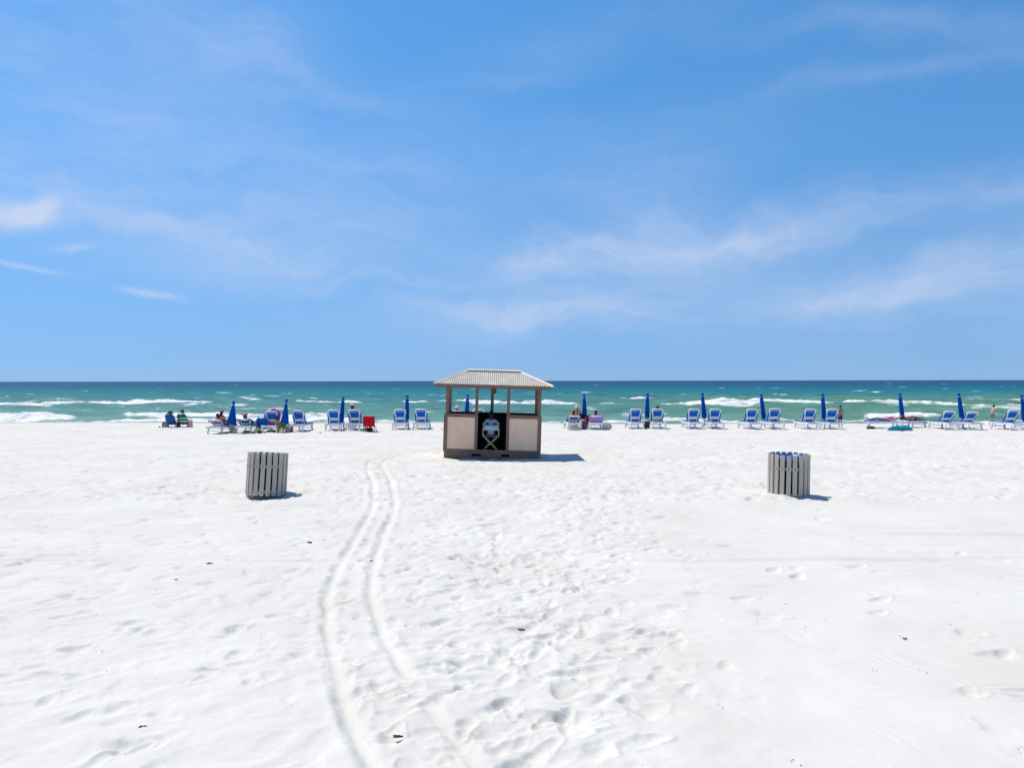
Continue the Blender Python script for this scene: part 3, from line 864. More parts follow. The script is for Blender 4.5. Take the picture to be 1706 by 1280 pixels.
make_bin('litter_bin', 'grey slatted litter bin with dark barrel, left of the wheel ruts', (BIN_L.x, BIN_L.y, -.005), (-4.2, 2.6), 4, 1, False)
make_bin('litter_bin', 'grey slatted litter bin with blue liner showing, right of the kiosk', (BIN_R.x, BIN_R.y, -.02), (1.2, .8), -3, 2, True)


# ------------------------------------------------------------------ loungers
def back_pt(ang, t, off=0.0):
    """point along the backrest: t metres from the hinge, off metres in front of it"""
    c, s = math.cos(R(ang)), math.sin(R(ang))
    return (-.05 - t * c + off * s, .335 + t * s + off * c)   # (y, z)


LPROTO = {}


def lounger_proto(ang):
    """parts of a white resin sun lounger with blue slings; head towards -y, foot towards +y"""
    if ang in LPROTO: return LPROTO[ang]
    parts = []
    b = MB()
    for sx in (-1, 1):
        b.bar((sx * .325, -.93, .295), (sx * .325, .95, .295), .055, .095)
    for yy in (-.93, -.05, .95):
        b.bar((-.345, yy, .295), (.345, yy, .295), .06, .090)
    parts.append(('base_frame', b.mesh('base_frame', WHITE), .012, 0))
    for sx in (-1, 1):
        for yy, sp in ((-.70, -.05), (.72, .05)):
            m = MB()
            m.tube([(sx * .315, yy, .27), (sx * .345, yy + sp, -.04)], [.052, .038], 8)
            parts.append(('leg', m.mesh('leg', WHITE, True), 0, 0))
    for yy in (-.74, .76):
        parts.append(('leg_brace', MB().bar((-.335, yy, .12), (.335, yy, .12), .022, .03).mesh('leg_brace', WHITE), 0, 0))
    # slings
    rows = []
    for i in range(10):
        y = -.03 + i * .99 / 9; z = .350 + .035 * math.sin(math.pi * i / 9)
        rows.append([(x, y, z - .016 * (1 - (x / .33) ** 2)) for x in (-.335, -.15, 0, .15, .335)])
    parts.append(('seat_sling', MB().grid(rows).mesh('seat_sling', SLING, True), 0, .03))
    L = .76
    rows = []
    for i in range(11):
        t = .03 + i * (L - .045) / 10
        y, z = back_pt(ang, t, .018 - .03 * math.sin(math.pi * i / 10))
        w = .318 if t < L * .66 else .318 - .09 * ((t - L * .66) / (L * .34)) ** 1.5
        rows.append([(x * w, y, z) for x in (-1, -.5, 0, .5, 1)])
    parts.append(('back_sling', MB().grid(rows).mesh('back_sling', SLING, True), 0, .008))
    # rear frame of the back
    f = MB()
    pts = []
    for x, t in ((-.225, 0), (-.225, L * .55), (-.262, L * .82), (-.262, L * .93), (-.225, L), (0, L + .01), (.225, L), (.262, L * .93), (.262, L * .82), (.225, L * .55), (.225, 0)):
        y, z = back_pt(ang, t, -.02); pts.append((x, y, z))
    f.tube(pts, [.024, .026, .036, .040, .036, .034, .036, .040, .036, .026, .024], 8)
    y, z = back_pt(ang, L * .86, -.022); f.bar((-.25, y, z), (.25, y, z), .018, .020)
    parts.append(('back_frame', f.mesh('back_frame', WHITE, True), 0, 0))
    p = MB()
    rows = [[(x, *back_pt(ang, t, -.032)) for x in (-.235, .235)] for t in (L * .24, L * .44)]
    p.grid(rows)
    parts.append(('support_panel', p.mesh('support_panel', WHITE), 0, .022))
    if ang > 8:
        y, z = back_pt(ang, L * .34, -.05)
        for sx in (-1, 1):
            parts.append(('prop', MB().tube([(sx * .18, y, z), (sx * .20, max(-.90, y - .10), .325)], .014, 6).mesh('prop', WHITE), 0, 0))
    LPROTO[ang] = parts
    return parts


def lounger(px, py, ang, label, yaw=0.0, group='white and blue sun loungers in a row', xy=None):
    """px: photo column of the back, py: photo row of the sand under the head end"""
    g = G(px, py)
    loc = Vector((0, g.y + .80, 0))
    loc.x = (px - 853) / F * (g.y + .40)
    if xy: loc.x, loc.y = xy
    loc.z = ground(loc.x, loc.y) + .012
    t = thing('sun_lounger', label, 'sun lounger', loc, R(yaw), group)
    for nm, me, bev, sol in lounger_proto(ang):
        o = bpy.data.objects.new(nm, me); COL.objects.link(o); o.parent = t
        if bev:
            md = o.modifiers.new('bevel', 'BEVEL'); md.width = bev; md.segments = 2
        if sol:
            md = o.modifiers.new('solid', 'SOLIDIFY'); md.thickness = sol; md.offset = 0
    return t


# ------------------------------------------------------------------ parasols
def umbrella(top, low, base_py, label, wide=0.0, lean_side=0.0, seed=0, tail=True):
    """top: photo pixel of the tip; low: photo pixel of the lower end of the folded cloth"""
    rr = random.Random(seed)
    base = G(low[0], base_py); Y = base.y
    base.z = ground(base.x, base.y)
    tip = P(top[0], top[1], Y); lowp = P(low[0], low[1], Y)
    ax = (tip - lowp); L = ax.length
    d = ax.normalized()
    foot = lowp - d * ((lowp.z - base.z) / d.z + .25 / d.z)
    u = thing('beach_umbrella', label, 'umbrella', (foot.x, foot.y, foot.z), 0, 'folded blue beach umbrellas')
    tot = (tip - foot).length
    q = d.to_track_quat('Z', 'Y'); u.rotation_mode = 'QUATERNION'; u.rotation_quaternion = q
    zl = tot - L
    MB().tube([(0, 0, 0), (0, 0, tot * .55), (0, 0, tot - .02)], .019, 8).build('pole', POLE, u, smooth=True)
    n = 48; rows = []
    for i in range(15):
        s = i / 14; z = zl + (L - .16) * s
        if wide:
            rad = .045 + (wide - .045) * (1 - s) ** 1.05
            fold = .16
        else:
            rad = (.060 + .050 * (1 - s) ** .75) * (1 - .28 * math.exp(-(s / .07) ** 2)) * (1 + .05 * math.sin(5 * s + seed))
            fold = .17
        row = []
        for j in range(n + 1):
            a = 2 * math.pi * j / n
            f = 1 + fold * math.cos(8 * a + 2.2 * s + .5 * math.sin(3 * s)) + .04 * math.sin(3 * a + 5 * s + seed)
            x, y = rad * f * math.cos(a), rad * f * math.sin(a) * (1 if not wide else .8)
            zz = z + ((.035 * math.cos(8 * a + 1.2) + .02 * math.sin(2 * a + seed)) if i == 0 else 0)
            row.append((x + lean_side * wide * (1 - s), y, zz))
        rows.append(row)
    MB().grid(rows).build('canopy', CANOPY, u, smooth=True, solid=.004)
    MB().lathe([(.070, zl + L - .175), (.071, zl + L - .135), (.063, zl + L - .06), (.030, zl + L + .005), (.012, zl + L + .012), (0, zl + L + .012)], 20).build('vent_cap', CANOPY, u, smooth=True)
    MB().lathe([(.070, zl + L - .190), (.074, zl + L - .188), (.074, zl + L - .172), (.070, zl + L - .170)], 20).build('white_band', BAND, u, smooth=True)
    MB().lathe([(0, zl + L), (.010, zl + L + .004), (.008, zl + L + .05), (0, zl + L + .055)], 8).build('finial', WHITE, u, smooth=True)
    if not wide and tail:
        # loose tie strap and rib tips at the bottom
        a = rr.uniform(2.2, 4.0)
        p0 = Vector((.10 * math.cos(a), .10 * math.sin(a), zl + .10))
        MB().grid([[p0 + Vector((math.cos(a), math.sin(a), 0)) * (.02 + .055 * k) + Vector((0, w_, -.03 * k + .02 * math.sin(k))) for w_ in (-.03, .03)] for k in range(4)]).build('tie_strap', CANOPY, u, solid=.004)
    for k in range(8):
        a = 2 * math.pi * k / 8 + .2; r_ = (wide * .95 if wide else .085)
        MB().tube([(r_ * math.cos(a) + lean_side * wide, r_ * math.sin(a) * (1 if not wide else .8), zl + .06), (r_ * .95 * math.cos(a) + lean_side * wide, r_ * .95 * math.sin(a) * (1 if not wide else .8), zl - .05)], .006, 5).build('rib_tip', WHITE, u)
    return u


RAISED = 60
SETS = [
    # (loungers [(px, py, angle, label, yaw)], umbrella args)
]
lounger(364, 723, 24, 'low-back lounger under a pink and purple towel, leftmost lounger', -4)
lounger(408, 722, 24, 'low-back lounger under a blue towel, right of the leftmost umbrella', 4)
umbrella((389.5, 668), (386, 708), 721.5, 'half-folded leaning blue umbrella, leftmost of all', wide=.27, lean_side=-.12, seed=1)
lounger(451, 721, RAISED, 'upright lounger with a pink ring and bags piled round it', 3)
lounger(497, 720, RAISED, 'upright lounger just right of the cone-shaped half-folded umbrella', -3)
umbrella((477.5, 665), (474, 706), 720, 'half-folded cone-shaped blue umbrella beside the pink ring', wide=.24, lean_side=-.05, seed=2)
lounger(554.5, 719, RAISED, 'upright lounger left of the woman in the straw hat', 4)
lounger(590, 718.5, RAISED, 'upright lounger with a striped white and blue towel hanging behind', 0)
umbrella((572, 661.5), (569, 704), 716, 'folded blue umbrella beside the woman in the straw hat', seed=3)
lounger(665.5, 717, RAISED, 'upright lounger left of the umbrella nearest the kiosk on its left', 3)
lounger(701, 716.5, RAISED, 'upright lounger immediately left of the kiosk', 0)
umbrella((678.5, 658.5), (678, 700), 714, 'folded blue umbrella between the two loungers left of the kiosk', seed=4)
lounger(762, 716, 50, 'lounger behind the kiosk carrying the person in the pink cap', 0)
lounger(797, 716, RAISED, 'lounger behind the kiosk, only its white top rail showing', 0)
umbrella((779.5, 657), (777, 700), 714, 'folded blue umbrella seen through the kiosk', seed=5)
lounger(955, 716, 26, 'low-back lounger behind the cream tote bag', 3)
lounger(993, 716, 26, 'low-back lounger with a purple towel hanging over its end', -2)
umbrella((973, 656.5), (974, 697), 713, 'folded blue umbrella between the two reclining groups right of the kiosk', seed=6)
lounger(1059, 715, RAISED, 'upright lounger left of the small dark box', 1)
lounger(1096, 715, RAISED, 'upright lounger right of the small dark box, head showing above it', -1)
umbrella((1079, 655), (1078, 697), 712.5, 'folded blue umbrella standing by the small dark box', seed=7)
lounger(1156, 715, RAISED, 'upright lounger, left one of the pair second right of the purple towel', 0)
lounger(1192, 715, RAISED, 'upright lounger, right one of the pair second right of the purple towel', -1)
umbrella((1170, 654.5), (1173.5, 697), 712.5, 'folded blue umbrella in the second pair of upright loungers right of the kiosk', seed=8)
lounger(1253, 716, RAISED, 'upright lounger, left one of the pair third right of the purple towel', 1)
lounger(1291, 716, RAISED, 'upright lounger, right one of the pair third right of the purple towel', 0)
umbrella((1268, 656), (1272.5, 698), 713, 'folded blue umbrella in the third pair of upright loungers right of the kiosk', seed=9)
lounger(1350, 716, RAISED, 'upright lounger left of the umbrella by the boy in purple shorts', 1)
lounger(1387, 716, RAISED, 'upright lounger directly beside the boy in purple shorts', -1)
umbrella((1370.5, 655.5), (1373, 699), 713, 'folded blue umbrella nearest the boy in purple shorts', seed=10)
lounger(1476, 716, 3, 'flat lounger with the legs of the sunbather in purple', 62, xy=tuple(G(1474, 714).xy))
lounger(1517, 716, 3, 'flat lounger behind the teal towel, sunbather with feet to the right', -58, xy=tuple(G(1517, 713).xy))
umbrella((1499, 655), (1503.5, 697), 712, 'folded blue umbrella behind the two flat sunbathers', seed=11)
lounger(1580, 717, 47, 'half-reclined lounger right of the flat sunbathers', -1)
lounger(1617, 717, 43, 'half-reclined lounger left of the boy in grey-blue shorts', 1)
umbrella((1597, 655), (1602.5, 697), 713, 'folded blue umbrella between the two half-reclined loungers', seed=12)
lounger(1688, 718, 56, 'upright lounger right of the boy in grey-blue shorts', 0)
lounger(1728, 718, 56, 'lounger cut off by the right edge, only its seat showing', 0)
umbrella((1702, 657.5), (1707, 702), 714, 'folded blue umbrella at the right edge of the picture', seed=13)


# ------------------------------------------------------------------ people
def skin_mesh(name, nodes, edges, mat, root=0, sub=2):
    """continuous surface grown round a skeleton: nodes = [(pos, radius)]"""
    me = bpy.data.meshes.new(name)
    me.from_pydata([tuple(n[0]) for n in nodes], edges, []); me.update()
    o = bpy.data.objects.new(name, me); COL.objects.link(o)
    md = o.modifiers.new('skin', 'SKIN'); md.use_smooth_shade = True; md.branch_smoothing = .3
    sv = me.skin_vertices[0].data if me.skin_vertices else None
    if sv is None:
        return o
    for i, n in enumerate(nodes):
        r = n[1]; sv[i].radius = (r, r) if not isinstance(r, tuple) else r
        sv[i].use_root = (i == root)
    if sub:
        ms = o.modifiers.new('sub', 'SUBSURF'); ms.levels = sub; ms.render_levels = sub
    dg = bpy.context.evaluated_depsgraph_get()
    ev = o.evaluated_get(dg)
    m2 = bpy.data.meshes.new_from_object(ev)
    o.modifiers.clear(); o.data = m2; bpy.data.meshes.remove(me)
    m2.name = name
    m2.materials.clear(); m2.materials.append(mat)
    m2.polygons.foreach_set('use_smooth', [True] * len(m2.polygons))
    return o


def V(*a): return Vector(a)


def spine(p, d, k=1.0, head=None):
    """joints of trunk and head from the pelvis p along the direction d"""
    d = Vector(d).normalized(); h = Vector(head).normalized() if head else d
    J = {'pelvis': p, 'waist': p + d * .14 * k, 'chest': p + d * .34 * k, 'nb': p + d * .48 * k}
    J['neck'] = J['nb'] + h * .06 * k; J['jaw'] = J['nb'] + h * .12 * k; J['head'] = J['nb'] + h * .19 * k; J['crown'] = J['nb'] + h * .255 * k
    J['sd'] = d; J['hd'] = h
    return J


def limbs(J, k, side, fwd, kn, an, el, wr, toe=None):
    """adds arms and legs; kn, an, el, wr are (left, right) positions"""
    side = Vector(side).normalized(); fwd = Vector(fwd).normalized()
    J['fwd'] = fwd; J['side'] = side
    for i, s in enumerate((-1, 1)):
        c = 'LR'[i]
        J['sh' + c] = J['nb'] - J['sd'] * .035 * k + side * s * .165 * k
        J['el' + c] = Vector(el[i]); J['wr' + c] = Vector(wr[i])
        J['hip' + c] = J['pelvis'] - J['sd'] * .03 * k + side * s * .09 * k
        J['kn' + c] = Vector(kn[i]); J['an' + c] = Vector(an[i])
        J['toe' + c] = Vector(toe[i]) if toe else J['an' + c] + fwd * .16 * k
    return J


def person(label, loc, rz, J, k, skin_m, hair_m, hair='short', wear=(), hat=None, group='beach visitors'):
    t = thing('person', label, 'person', loc, rz, group)
    nodes, edges, ix = [], [], {}

    def nd(nm, p, r, frm=None):
        nodes.append((p, r)); ix[nm] = len(nodes) - 1
        if frm: edges.append((ix[frm], ix[nm]))
    nd('pelvis', J['pelvis'], .116 * k); nd('waist', J['waist'], .102 * k, 'pelvis'); nd('chest', J['chest'], .118 * k, 'waist')
    nd('nb', J['nb'], .075 * k, 'chest'); nd('neck', J['neck'], .050 * k, 'nb'); nd('jaw', J['jaw'], .046 * k, 'neck')
    f = J['fwd'] if abs(J['hd'].dot(J['fwd'])) < .8 else V(0, 0, 1)
    f = (f - J['hd'] * f.dot(J['hd'])).normalized(); sd = J['side']
    for i, c in enumerate('LR'):
        nd('sh' + c, J['sh' + c], .058 * k, 'nb'); nd('ua' + c, J['sh' + c].lerp(J['el' + c], .5), .047 * k, 'sh' + c); nd('el' + c, J['el' + c], .038 * k, 'ua' + c)
        nd('fa' + c, J['el' + c].lerp(J['wr' + c], .35), .037 * k, 'el' + c); nd('wr' + c, J['wr' + c], .026 * k, 'fa' + c)
        a = (J['wr' + c] - J['el' + c]).normalized(); lat = a.cross(V(0, 0, 1)); lat = lat.normalized() if lat.length > .1 else V(1, 0, 0)
        palm = J['wr' + c] + a * .06 * k; nd('pm' + c, palm, .030 * k, 'wr' + c)
        dn = V(0, 0, -1) if abs(a.z) < .8 else J['fwd']
        for q, (o_, ln) in enumerate(((-.027, .068), (-.009, .078), (.009, .074), (.027, .058))):
            nd('f%d%s' % (q, c), palm + a * .035 * k + lat * o_ * k, .009 * k, 'pm' + c); nd('g%d%s' % (q, c), palm + (a * (.035 + ln * .6) + lat * o_ * 1.2 + dn * .012) * k, .008 * k, 'f%d%s' % (q, c))
            nd('h%d%s' % (q, c), palm + (a * (.03 + ln * .95) + lat * o_ * 1.2 + dn * .035) * k, .007 * k, 'g%d%s' % (q, c))
        sg = 1 if i == 0 else -1
        nd('t' + c, palm + (lat * sg * .045 + a * .005) * k, .010 * k, 'pm' + c); nd('u' + c, palm + (lat * sg * .062 + a * .045) * k, .008 * k, 't' + c)
        nd('hip' + c, J['hip' + c], .090 * k, 'pelvis'); nd('th' + c, J['hip' + c].lerp(J['kn' + c], .45), .075 * k, 'hip' + c); nd('kn' + c, J['kn' + c], .053 * k, 'th' + c)
        nd('ca' + c, J['kn' + c].lerp(J['an' + c], .32), .053 * k, 'kn' + c); nd('an' + c, J['an' + c], .034 * k, 'ca' + c); nd('toe' + c, J['toe' + c], .028 * k, 'an' + c)
    b = skin_mesh('body', nodes, edges, skin_m); b.parent = t
    H = J['head']; hd = J['hd']
    # head: a shaped skull with chin, nose and ears, welded into the same mesh as the body
    def ball(rx, ry, rz, c, fn=None, keep=None, nl=18, nt=11):
        vs, fs, ds = [], [], []
        for i in range(nt + 1):
            th = math.pi * i / nt
            for j in range(nl):
                a_ = 2 * math.pi * j / nl
                d_ = V(math.sin(th) * math.cos(a_), math.sin(th) * math.sin(a_), math.cos(th))
                ds.append(d_); r_ = fn(d_) if fn else V(1, 1, 1)
                vs.append(c + (sd * d_.x * rx * r_.x + f * d_.y * ry * r_.y + hd * d_.z * rz * r_.z) * k)
        for i in range(nt):
            for j in range(nl):
                q = (i * nl + j, (i + 1) * nl + j, (i + 1) * nl + (j + 1) % nl, i * nl + (j + 1) % nl)
                if keep is None or keep(sum((ds[n_] for n_ in q), V(0, 0, 0)) / 4): fs.append(q)
        return vs, fs
    bm = bmesh.new(); bm.from_mesh(b.data)
    def chin(d_):
        t_ = max(0, -d_.z); return V(1 - .28 * t_, 1 - .10 * t_, 1.0)
    for vs, fs in (ball(.077, .095, .118, H + hd * .01 * k, chin), ball(.014, .022, .024, H - hd * .015 * k + f * .095 * k, nl=8, nt=5),
                   ball(.012, .022, .032, H - hd * .01 * k + sd * .078 * k, nl=8, nt=5), ball(.012, .022, .032, H - hd * .01 * k - sd * .078 * k, nl=8, nt=5)):
        bv = [bm.verts.new(v) for v in vs]
        for q in fs:
            try: fc_ = bm.faces.new([bv[n_] for n_ in q]); fc_.smooth = True
            except ValueError: pass
    bm.to_mesh(b.data); bm.free()
    # hair: cap that leaves the face free, longer styles fall behind
    if hair:
        low = {'short': -.35, 'bob': -1.1, 'long': -1.1, 'tail': -.5}[hair]; ln = {'short': 1.0, 'bob': 1.45, 'long': 1.5, 'tail': 1.05}[hair]
        def hf(d_):
            w_ = 1 + .035 * math.sin(9 * d_.x + 4 * d_.z) + .03 * math.sin(11 * d_.y + 7 * d_.x)
            return V(w_, w_ * (1.0 if d_.y < 0 else .98), w_ * (ln if d_.z < 0 else 1))
        vs, fs = ball(.090, .108, .122, H + hd * .014 * k - f * .008 * k, hf, lambda d_: not (d_.y > .30 and d_.z < .50) and d_.z > low)
        hm_ = MB(); hm_.add(vs, fs)
        if hair == 'long': hm_.tube([H - f * .06 * k - hd * .06 * k, H - f * .085 * k - hd * .17 * k, H - f * .085 * k - hd * .30 * k], [.075 * k, .066 * k, .018 * k], 10)
        if hair == 'tail': hm_.tube([H - f * .085 * k + hd * .02 * k, H - f * .135 * k - hd * .02 * k, H - f * .145 * k - hd * .13 * k, H - f * .12 * k - hd * .26 * k], [.03 * k, .042 * k, .044 * k, .008 * k], 10)
        hm_.build('hair', hair_m, t, smooth=True)
    for kind, m in wear:
        n_, e_ = [], []
        if kind in ('shorts', 'trunks', 'bottom'):
            fr = {'shorts': .62, 'trunks': .80, 'bottom': .12}[kind]
            n_ = [(J['waist'].lerp(J['pelvis'], .10), .122 * k), (J['pelvis'], .152 * k)]; e_ = [(0, 1)]
            for c in 'LR':
                n_ += [(J['hip' + c], .122 * k), (J['hip' + c].lerp(J['kn' + c], fr), (.088 if kind != 'bottom' else .095) * k)]; e_ += [(1, len(n_) - 2), (len(n_) - 2, len(n_) - 1)]
            nm = 'swim_shorts' if kind != 'bottom' else 'swim_bottom'
        elif kind == 'shirt':
            n_ = [(J['pelvis'] - J['sd'] * .06 * k, .156 * k), (J['waist'], .124 * k), (J['chest'], .134 * k), (J['nb'], .088 * k)]; e_ = [(0, 1), (1, 2), (2, 3)]
            for c in 'LR':
                n_ += [(J['sh' + c], .072 * k), (J['sh' + c].lerp(J['el' + c], .65), .064 * k)]; e_ += [(3, len(n_) - 2), (len(n_) - 2, len(n_) - 1)]
            nm = 'shirt'
        elif kind == 'suit':
            n_ = [(J['pelvis'] - J['sd'] * .05 * k, .118 * k), (J['pelvis'], .128 * k), (J['waist'], .113 * k), (J['chest'], .129 * k), (J['chest'].lerp(J['nb'], .5), .100 * k)]
            e_ = [(0, 1), (1, 2), (2, 3), (3, 4)]; nm = 'swimsuit'
        elif kind == 'top':
            n_ = [(J['chest'].lerp(J['waist'], .35), .120 * k), (J['chest'].lerp(J['nb'], .15), .129 * k)]; e_ = [(0, 1)]; nm = 'swim_top'
        o = skin_mesh(nm, n_, e_, m); o.parent = t
    if hat:
        kind, m, *tl = hat
        M = Matrix.Translation(H + hd * .062 * k - f * .005 * k) @ (hd + f * (tl[0] if tl else 0)).to_track_quat('Z', 'Y').to_matrix().to_4x4()
        if kind == 'brim':
            mb = MB(); w_ = .215 * k
            mb.lathe([(w_, -.035 * k), (w_ * .8, -.018 * k), (.115 * k, 0), (.112 * k, .045 * k), (.095 * k, .085 * k), (.05 * k, .10 * k), (0, .102 * k)], 20, M)
            o = mb.build('hat', m, t, smooth=True, solid=.006)
        else:
            mb = MB().lathe([(.106 * k, -.01 * k), (.110 * k, .02 * k), (.095 * k, .07 * k), (.055 * k, .098 * k), (0, .105 * k)], 18, M)
            R_ = M.to_3x3().inverted(); fl = R_ @ f; a0 = math.atan2(fl.y, fl.x)
            mb.grid([[M @ V(r_ * k * math.cos(a0 + a), r_ * k * math.sin(a0 + a), zz * k) for a in (-.8, -.4, 0, .4, .8)] for r_, zz in ((.105, .0), (.16, -.012), (.185 , -.022))])
            o = mb.build('cap', m, t, smooth=True, solid=.005)
    return t


def stand(k, lean=0.0, stride=0.0, arms='down'):
    p = V(0, 0, .93 * k)
    J = spine(p, (0, math.sin(R(lean)), math.cos(R(lean))), k, (0, math.sin(R(lean)) * .6, 1))
    sh = J['nb']
    if arms == 'down':
        el = [(s * .225 * k, sh.y - .03 * k, sh.z - .30 * k) for s in (-1, 1)]; wr = [(s * .25 * k, sh.y + .03 * k, sh.z - .55 * k) for s in (-1, 1)]
    else:
        el = [(s * .21 * k, sh.y - .02 * k, sh.z - .27 * k) for s in (-1, 1)]; wr = [(s * .12 * k, sh.y + .22 * k, sh.z - .40 * k) for s in (-1, 1)]
    kn = [(s * .095 * k, .03 * k + s * stride * .5, .49 * k) for s in (-1, 1)]; an = [(s * .10 * k, s * stride - .03 * k, .075 * k) for s in (-1, 1)]
    toe = [(s * .115 * k, s * stride + .13 * k, .03 * k) for s in (-1, 1)]
    return limbs(J, k, (1, 0, 0), (0, 1, 0), kn, an, el, wr, toe)


def sit(k, zs, lean=0.0, knee_z=None, knee_y=.44, foot=(.62, .06), y0=0.0, head=None, arms='side', zarm=None):
    """sitting figure facing +y; lean = degrees reclined from upright"""
    p = V(0, y0, zs + .10 * k); l = R(lean)
    J = spine(p, (0, -math.sin(l), math.cos(l)), k, head or (0, -math.sin(l) * .55, 1))
    sh = J['nb']; kz = knee_z if knee_z is not None else zs + .09 * k
    kn = [(s * .12 * k, y0 + knee_y * k, kz) for s in (-1, 1)]; an = [(s * .12 * k, y0 + foot[0], foot[1]) for s in (-1, 1)]
    za = zarm if zarm is not None else sh.z - .30 * k
    if arms == 'side': el = [(s * .25 * k, sh.y + .04 * k, za) for s in (-1, 1)]; wr = [(s * .22 * k, sh.y + .27 * k, za - .03 * k) for s in (-1, 1)]
    elif arms == 'front': el = [(s * .24 * k, sh.y + .10 * k, sh.z - .26 * k) for s in (-1, 1)]; wr = [(s * .10 * k, sh.y + .32 * k, sh.z - .22 * k) for s in (-1, 1)]
    elif arms == 'right': el = [(-.24 * k, sh.y + .02, sh.z - .29 * k), (.30 * k, sh.y + .10 * k, sh.z - .17 * k)]; wr = [(-.20 * k, sh.y + .20, sh.z - .45 * k), (.52 * k, sh.y + .16 * k, sh.z - .10 * k)]
    return limbs(J, k, (1, 0, 0), (0, 1, 0), kn, an, el, wr)


def recline(k, ang, y0=.12, z0=.43, knee=.16, dangle=False):
    """lying on a lounger: head towards -y, back raised by ang degrees"""
    p = V(0, y0, z0); l = R(ang)
    J = spine(p, (0, -math.cos(l), math.sin(l)), k, (0, -math.cos(l) * .9, math.sin(l) + .25))
    sh = J['nb']
    kn = [(-.11 * k, y0 + .43 * k, z0 + knee), (.12 * k, y0 + .44 * k, z0 + knee * .3)]; an = [(-.10 * k, y0 + .80 * k, z0 - .03), (.12 * k, y0 + .84 * k, z0 - .03)]
    toe = [(s * .13 * k, a_[1] + .07 * k, a_[2] + .13 * k) for s, a_ in ((-1, an[0]), (1, an[1]))]
    el = [(s * .26 * k, sh.y + .22 * k, sh.z - .09 * k) for s in (-1, 1)]; wr = [(s * .22 * k, sh.y + .45 * k, max(z0 + .02, sh.z - .16 * k)) for s in (-1, 1)]
    if dangle: el[1] = (.36 * k, sh.y + .12, sh.z - .12); wr[1] = (.42 * k, sh.y + .16, sh.z - .34)
    return limbs(J, k, (1, 0, 0), (0, 0.25, 1), kn, an, el, wr, toe)


def at(px, Y): return ((px - 853) / F * Y, Y)


def place(px, Y, dz=0.0):
    x, y = at(px, Y); return (x, y, ground(x, y) + dz)


# ------------------------------------------------------------------ kiosk attendant and director chair
def make_attendant():
    M = kiosk.matrix_basis if False else Matrix.Translation(kiosk.location) @ kiosk.rotation_euler.to_matrix().to_4x4()
    loc = M @ V(-.05, -.40, .257); rz = R(1.6)
    c = thing('director_chair', 'pale wooden folding director chair with light blue back inside the kiosk', 'chair', loc, rz)
    c.rotation_euler = (0, R(1.75), rz)
    for yy in (-.21, .21):
        for s in (-1, 1):
            MB().bar((s * .25, yy + s * .012, .44), (-s * .20, yy + s * .012, .01), .032, .024).build('leg', WOOD, c, bevel=.003)
    for s in (-1, 1):
        MB().bar((s * .25, -.235, .45), (s * .25, .235, .45), .03, .026).build('seat_rail', WOOD, c, bevel=.003)
        MB().bar((s * .255, -.215, .45), (s * .24, -.245, .875), .026, .03).build('back_post', WOOD, c, bevel=.003)
        MB().bar((s * .255, .19, .45), (s * .255, .19, .63), .026, .026).build('arm_post', WOOD, c, bevel=.003)
        MB().bar((s * .262, -.235, .64), (s * .262, .24, .645), .05, .02).build('armrest', WOOD, c, bevel=.003)
        MB().bar((-s * .20, -.235, .012), (-s * .20, .235, .012), .03, .022).build('foot_rail', WOOD, c, bevel=.003)
    CB = cloth('light_blue_canvas', (.34, .56, .62), .08, 12)
    MB().grid([[(-.25 + .5 * j / 8, -.255 - .045 * math.sin(math.pi * j / 8), z) for j in range(9)] for z in (.62, .70, .79)]).build('back_canvas', CB, c, smooth=True, solid=.006)
    MB().grid([[(-.245 + .49 * j / 8, y, .458 - .04 * math.sin(math.pi * j / 8)) for j in range(9)] for y in (-.2, 0, .2)]).build('seat_canvas', CB, c, smooth=True, solid=.006)
    k = .93
    J = sit(k, .405, 4, knee_z=.50, knee_y=.42, foot=(.46, .08), y0=-.045, head=(0, .30, 1), arms='side', zarm=.70)
    p = person('person in a blue-grey shirt seated in the kiosk with back turned', loc, rz, J, k, SK_DARK, H_BLACK, 'tail', [('shirt', cloth('blue_grey', (.36, .39, .50), .12)), ('trunks', cloth('charcoal', (.05, .05, .07)))])
    p.rotation_euler = (0, R(1.75), rz)


make_attendant()


# ------------------------------------------------------------------ small things
def heap(name, label, cat, loc, size, m, seed=0, rz=0.0, group=None):
    """crumpled cloth or soft bundle"""
    rr = np.random.default_rng(seed); mb = MB(); rows = []
    n, h = 28, 9
    ph = rr.uniform(0, 6.3, 8)
    for i in range(h):
        t = i / (h - 1); rad = math.cos(t * math.pi / 2) ** .42
        row = []
        for j in range(n + 1):
            a = 2 * math.pi * j / n
            f_ = 1 + .10 * math.sin(3 * a + ph[0]) + .09 * math.sin(5 * a + ph[1] + 2 * t) + .06 * math.sin(9 * a + ph[2] - 3 * t)
            z = math.sin(t * math.pi / 2) * (1 + .18 * math.sin(2 * a + ph[3]) * t + .10 * math.sin(6 * a + ph[4])) if i < h - 1 else .97
            row.append((size[0] / 2 * rad * f_ * math.cos(a), size[1] / 2 * rad * f_ * math.sin(a), size[2] * z - .02))
        rows.append(row)
    mb.grid(rows)
    o = mb.build(name, m, None, smooth=True); o.location = loc; o.rotation_euler = (0, 0, rz)
    return tag(o, label, cat, group)


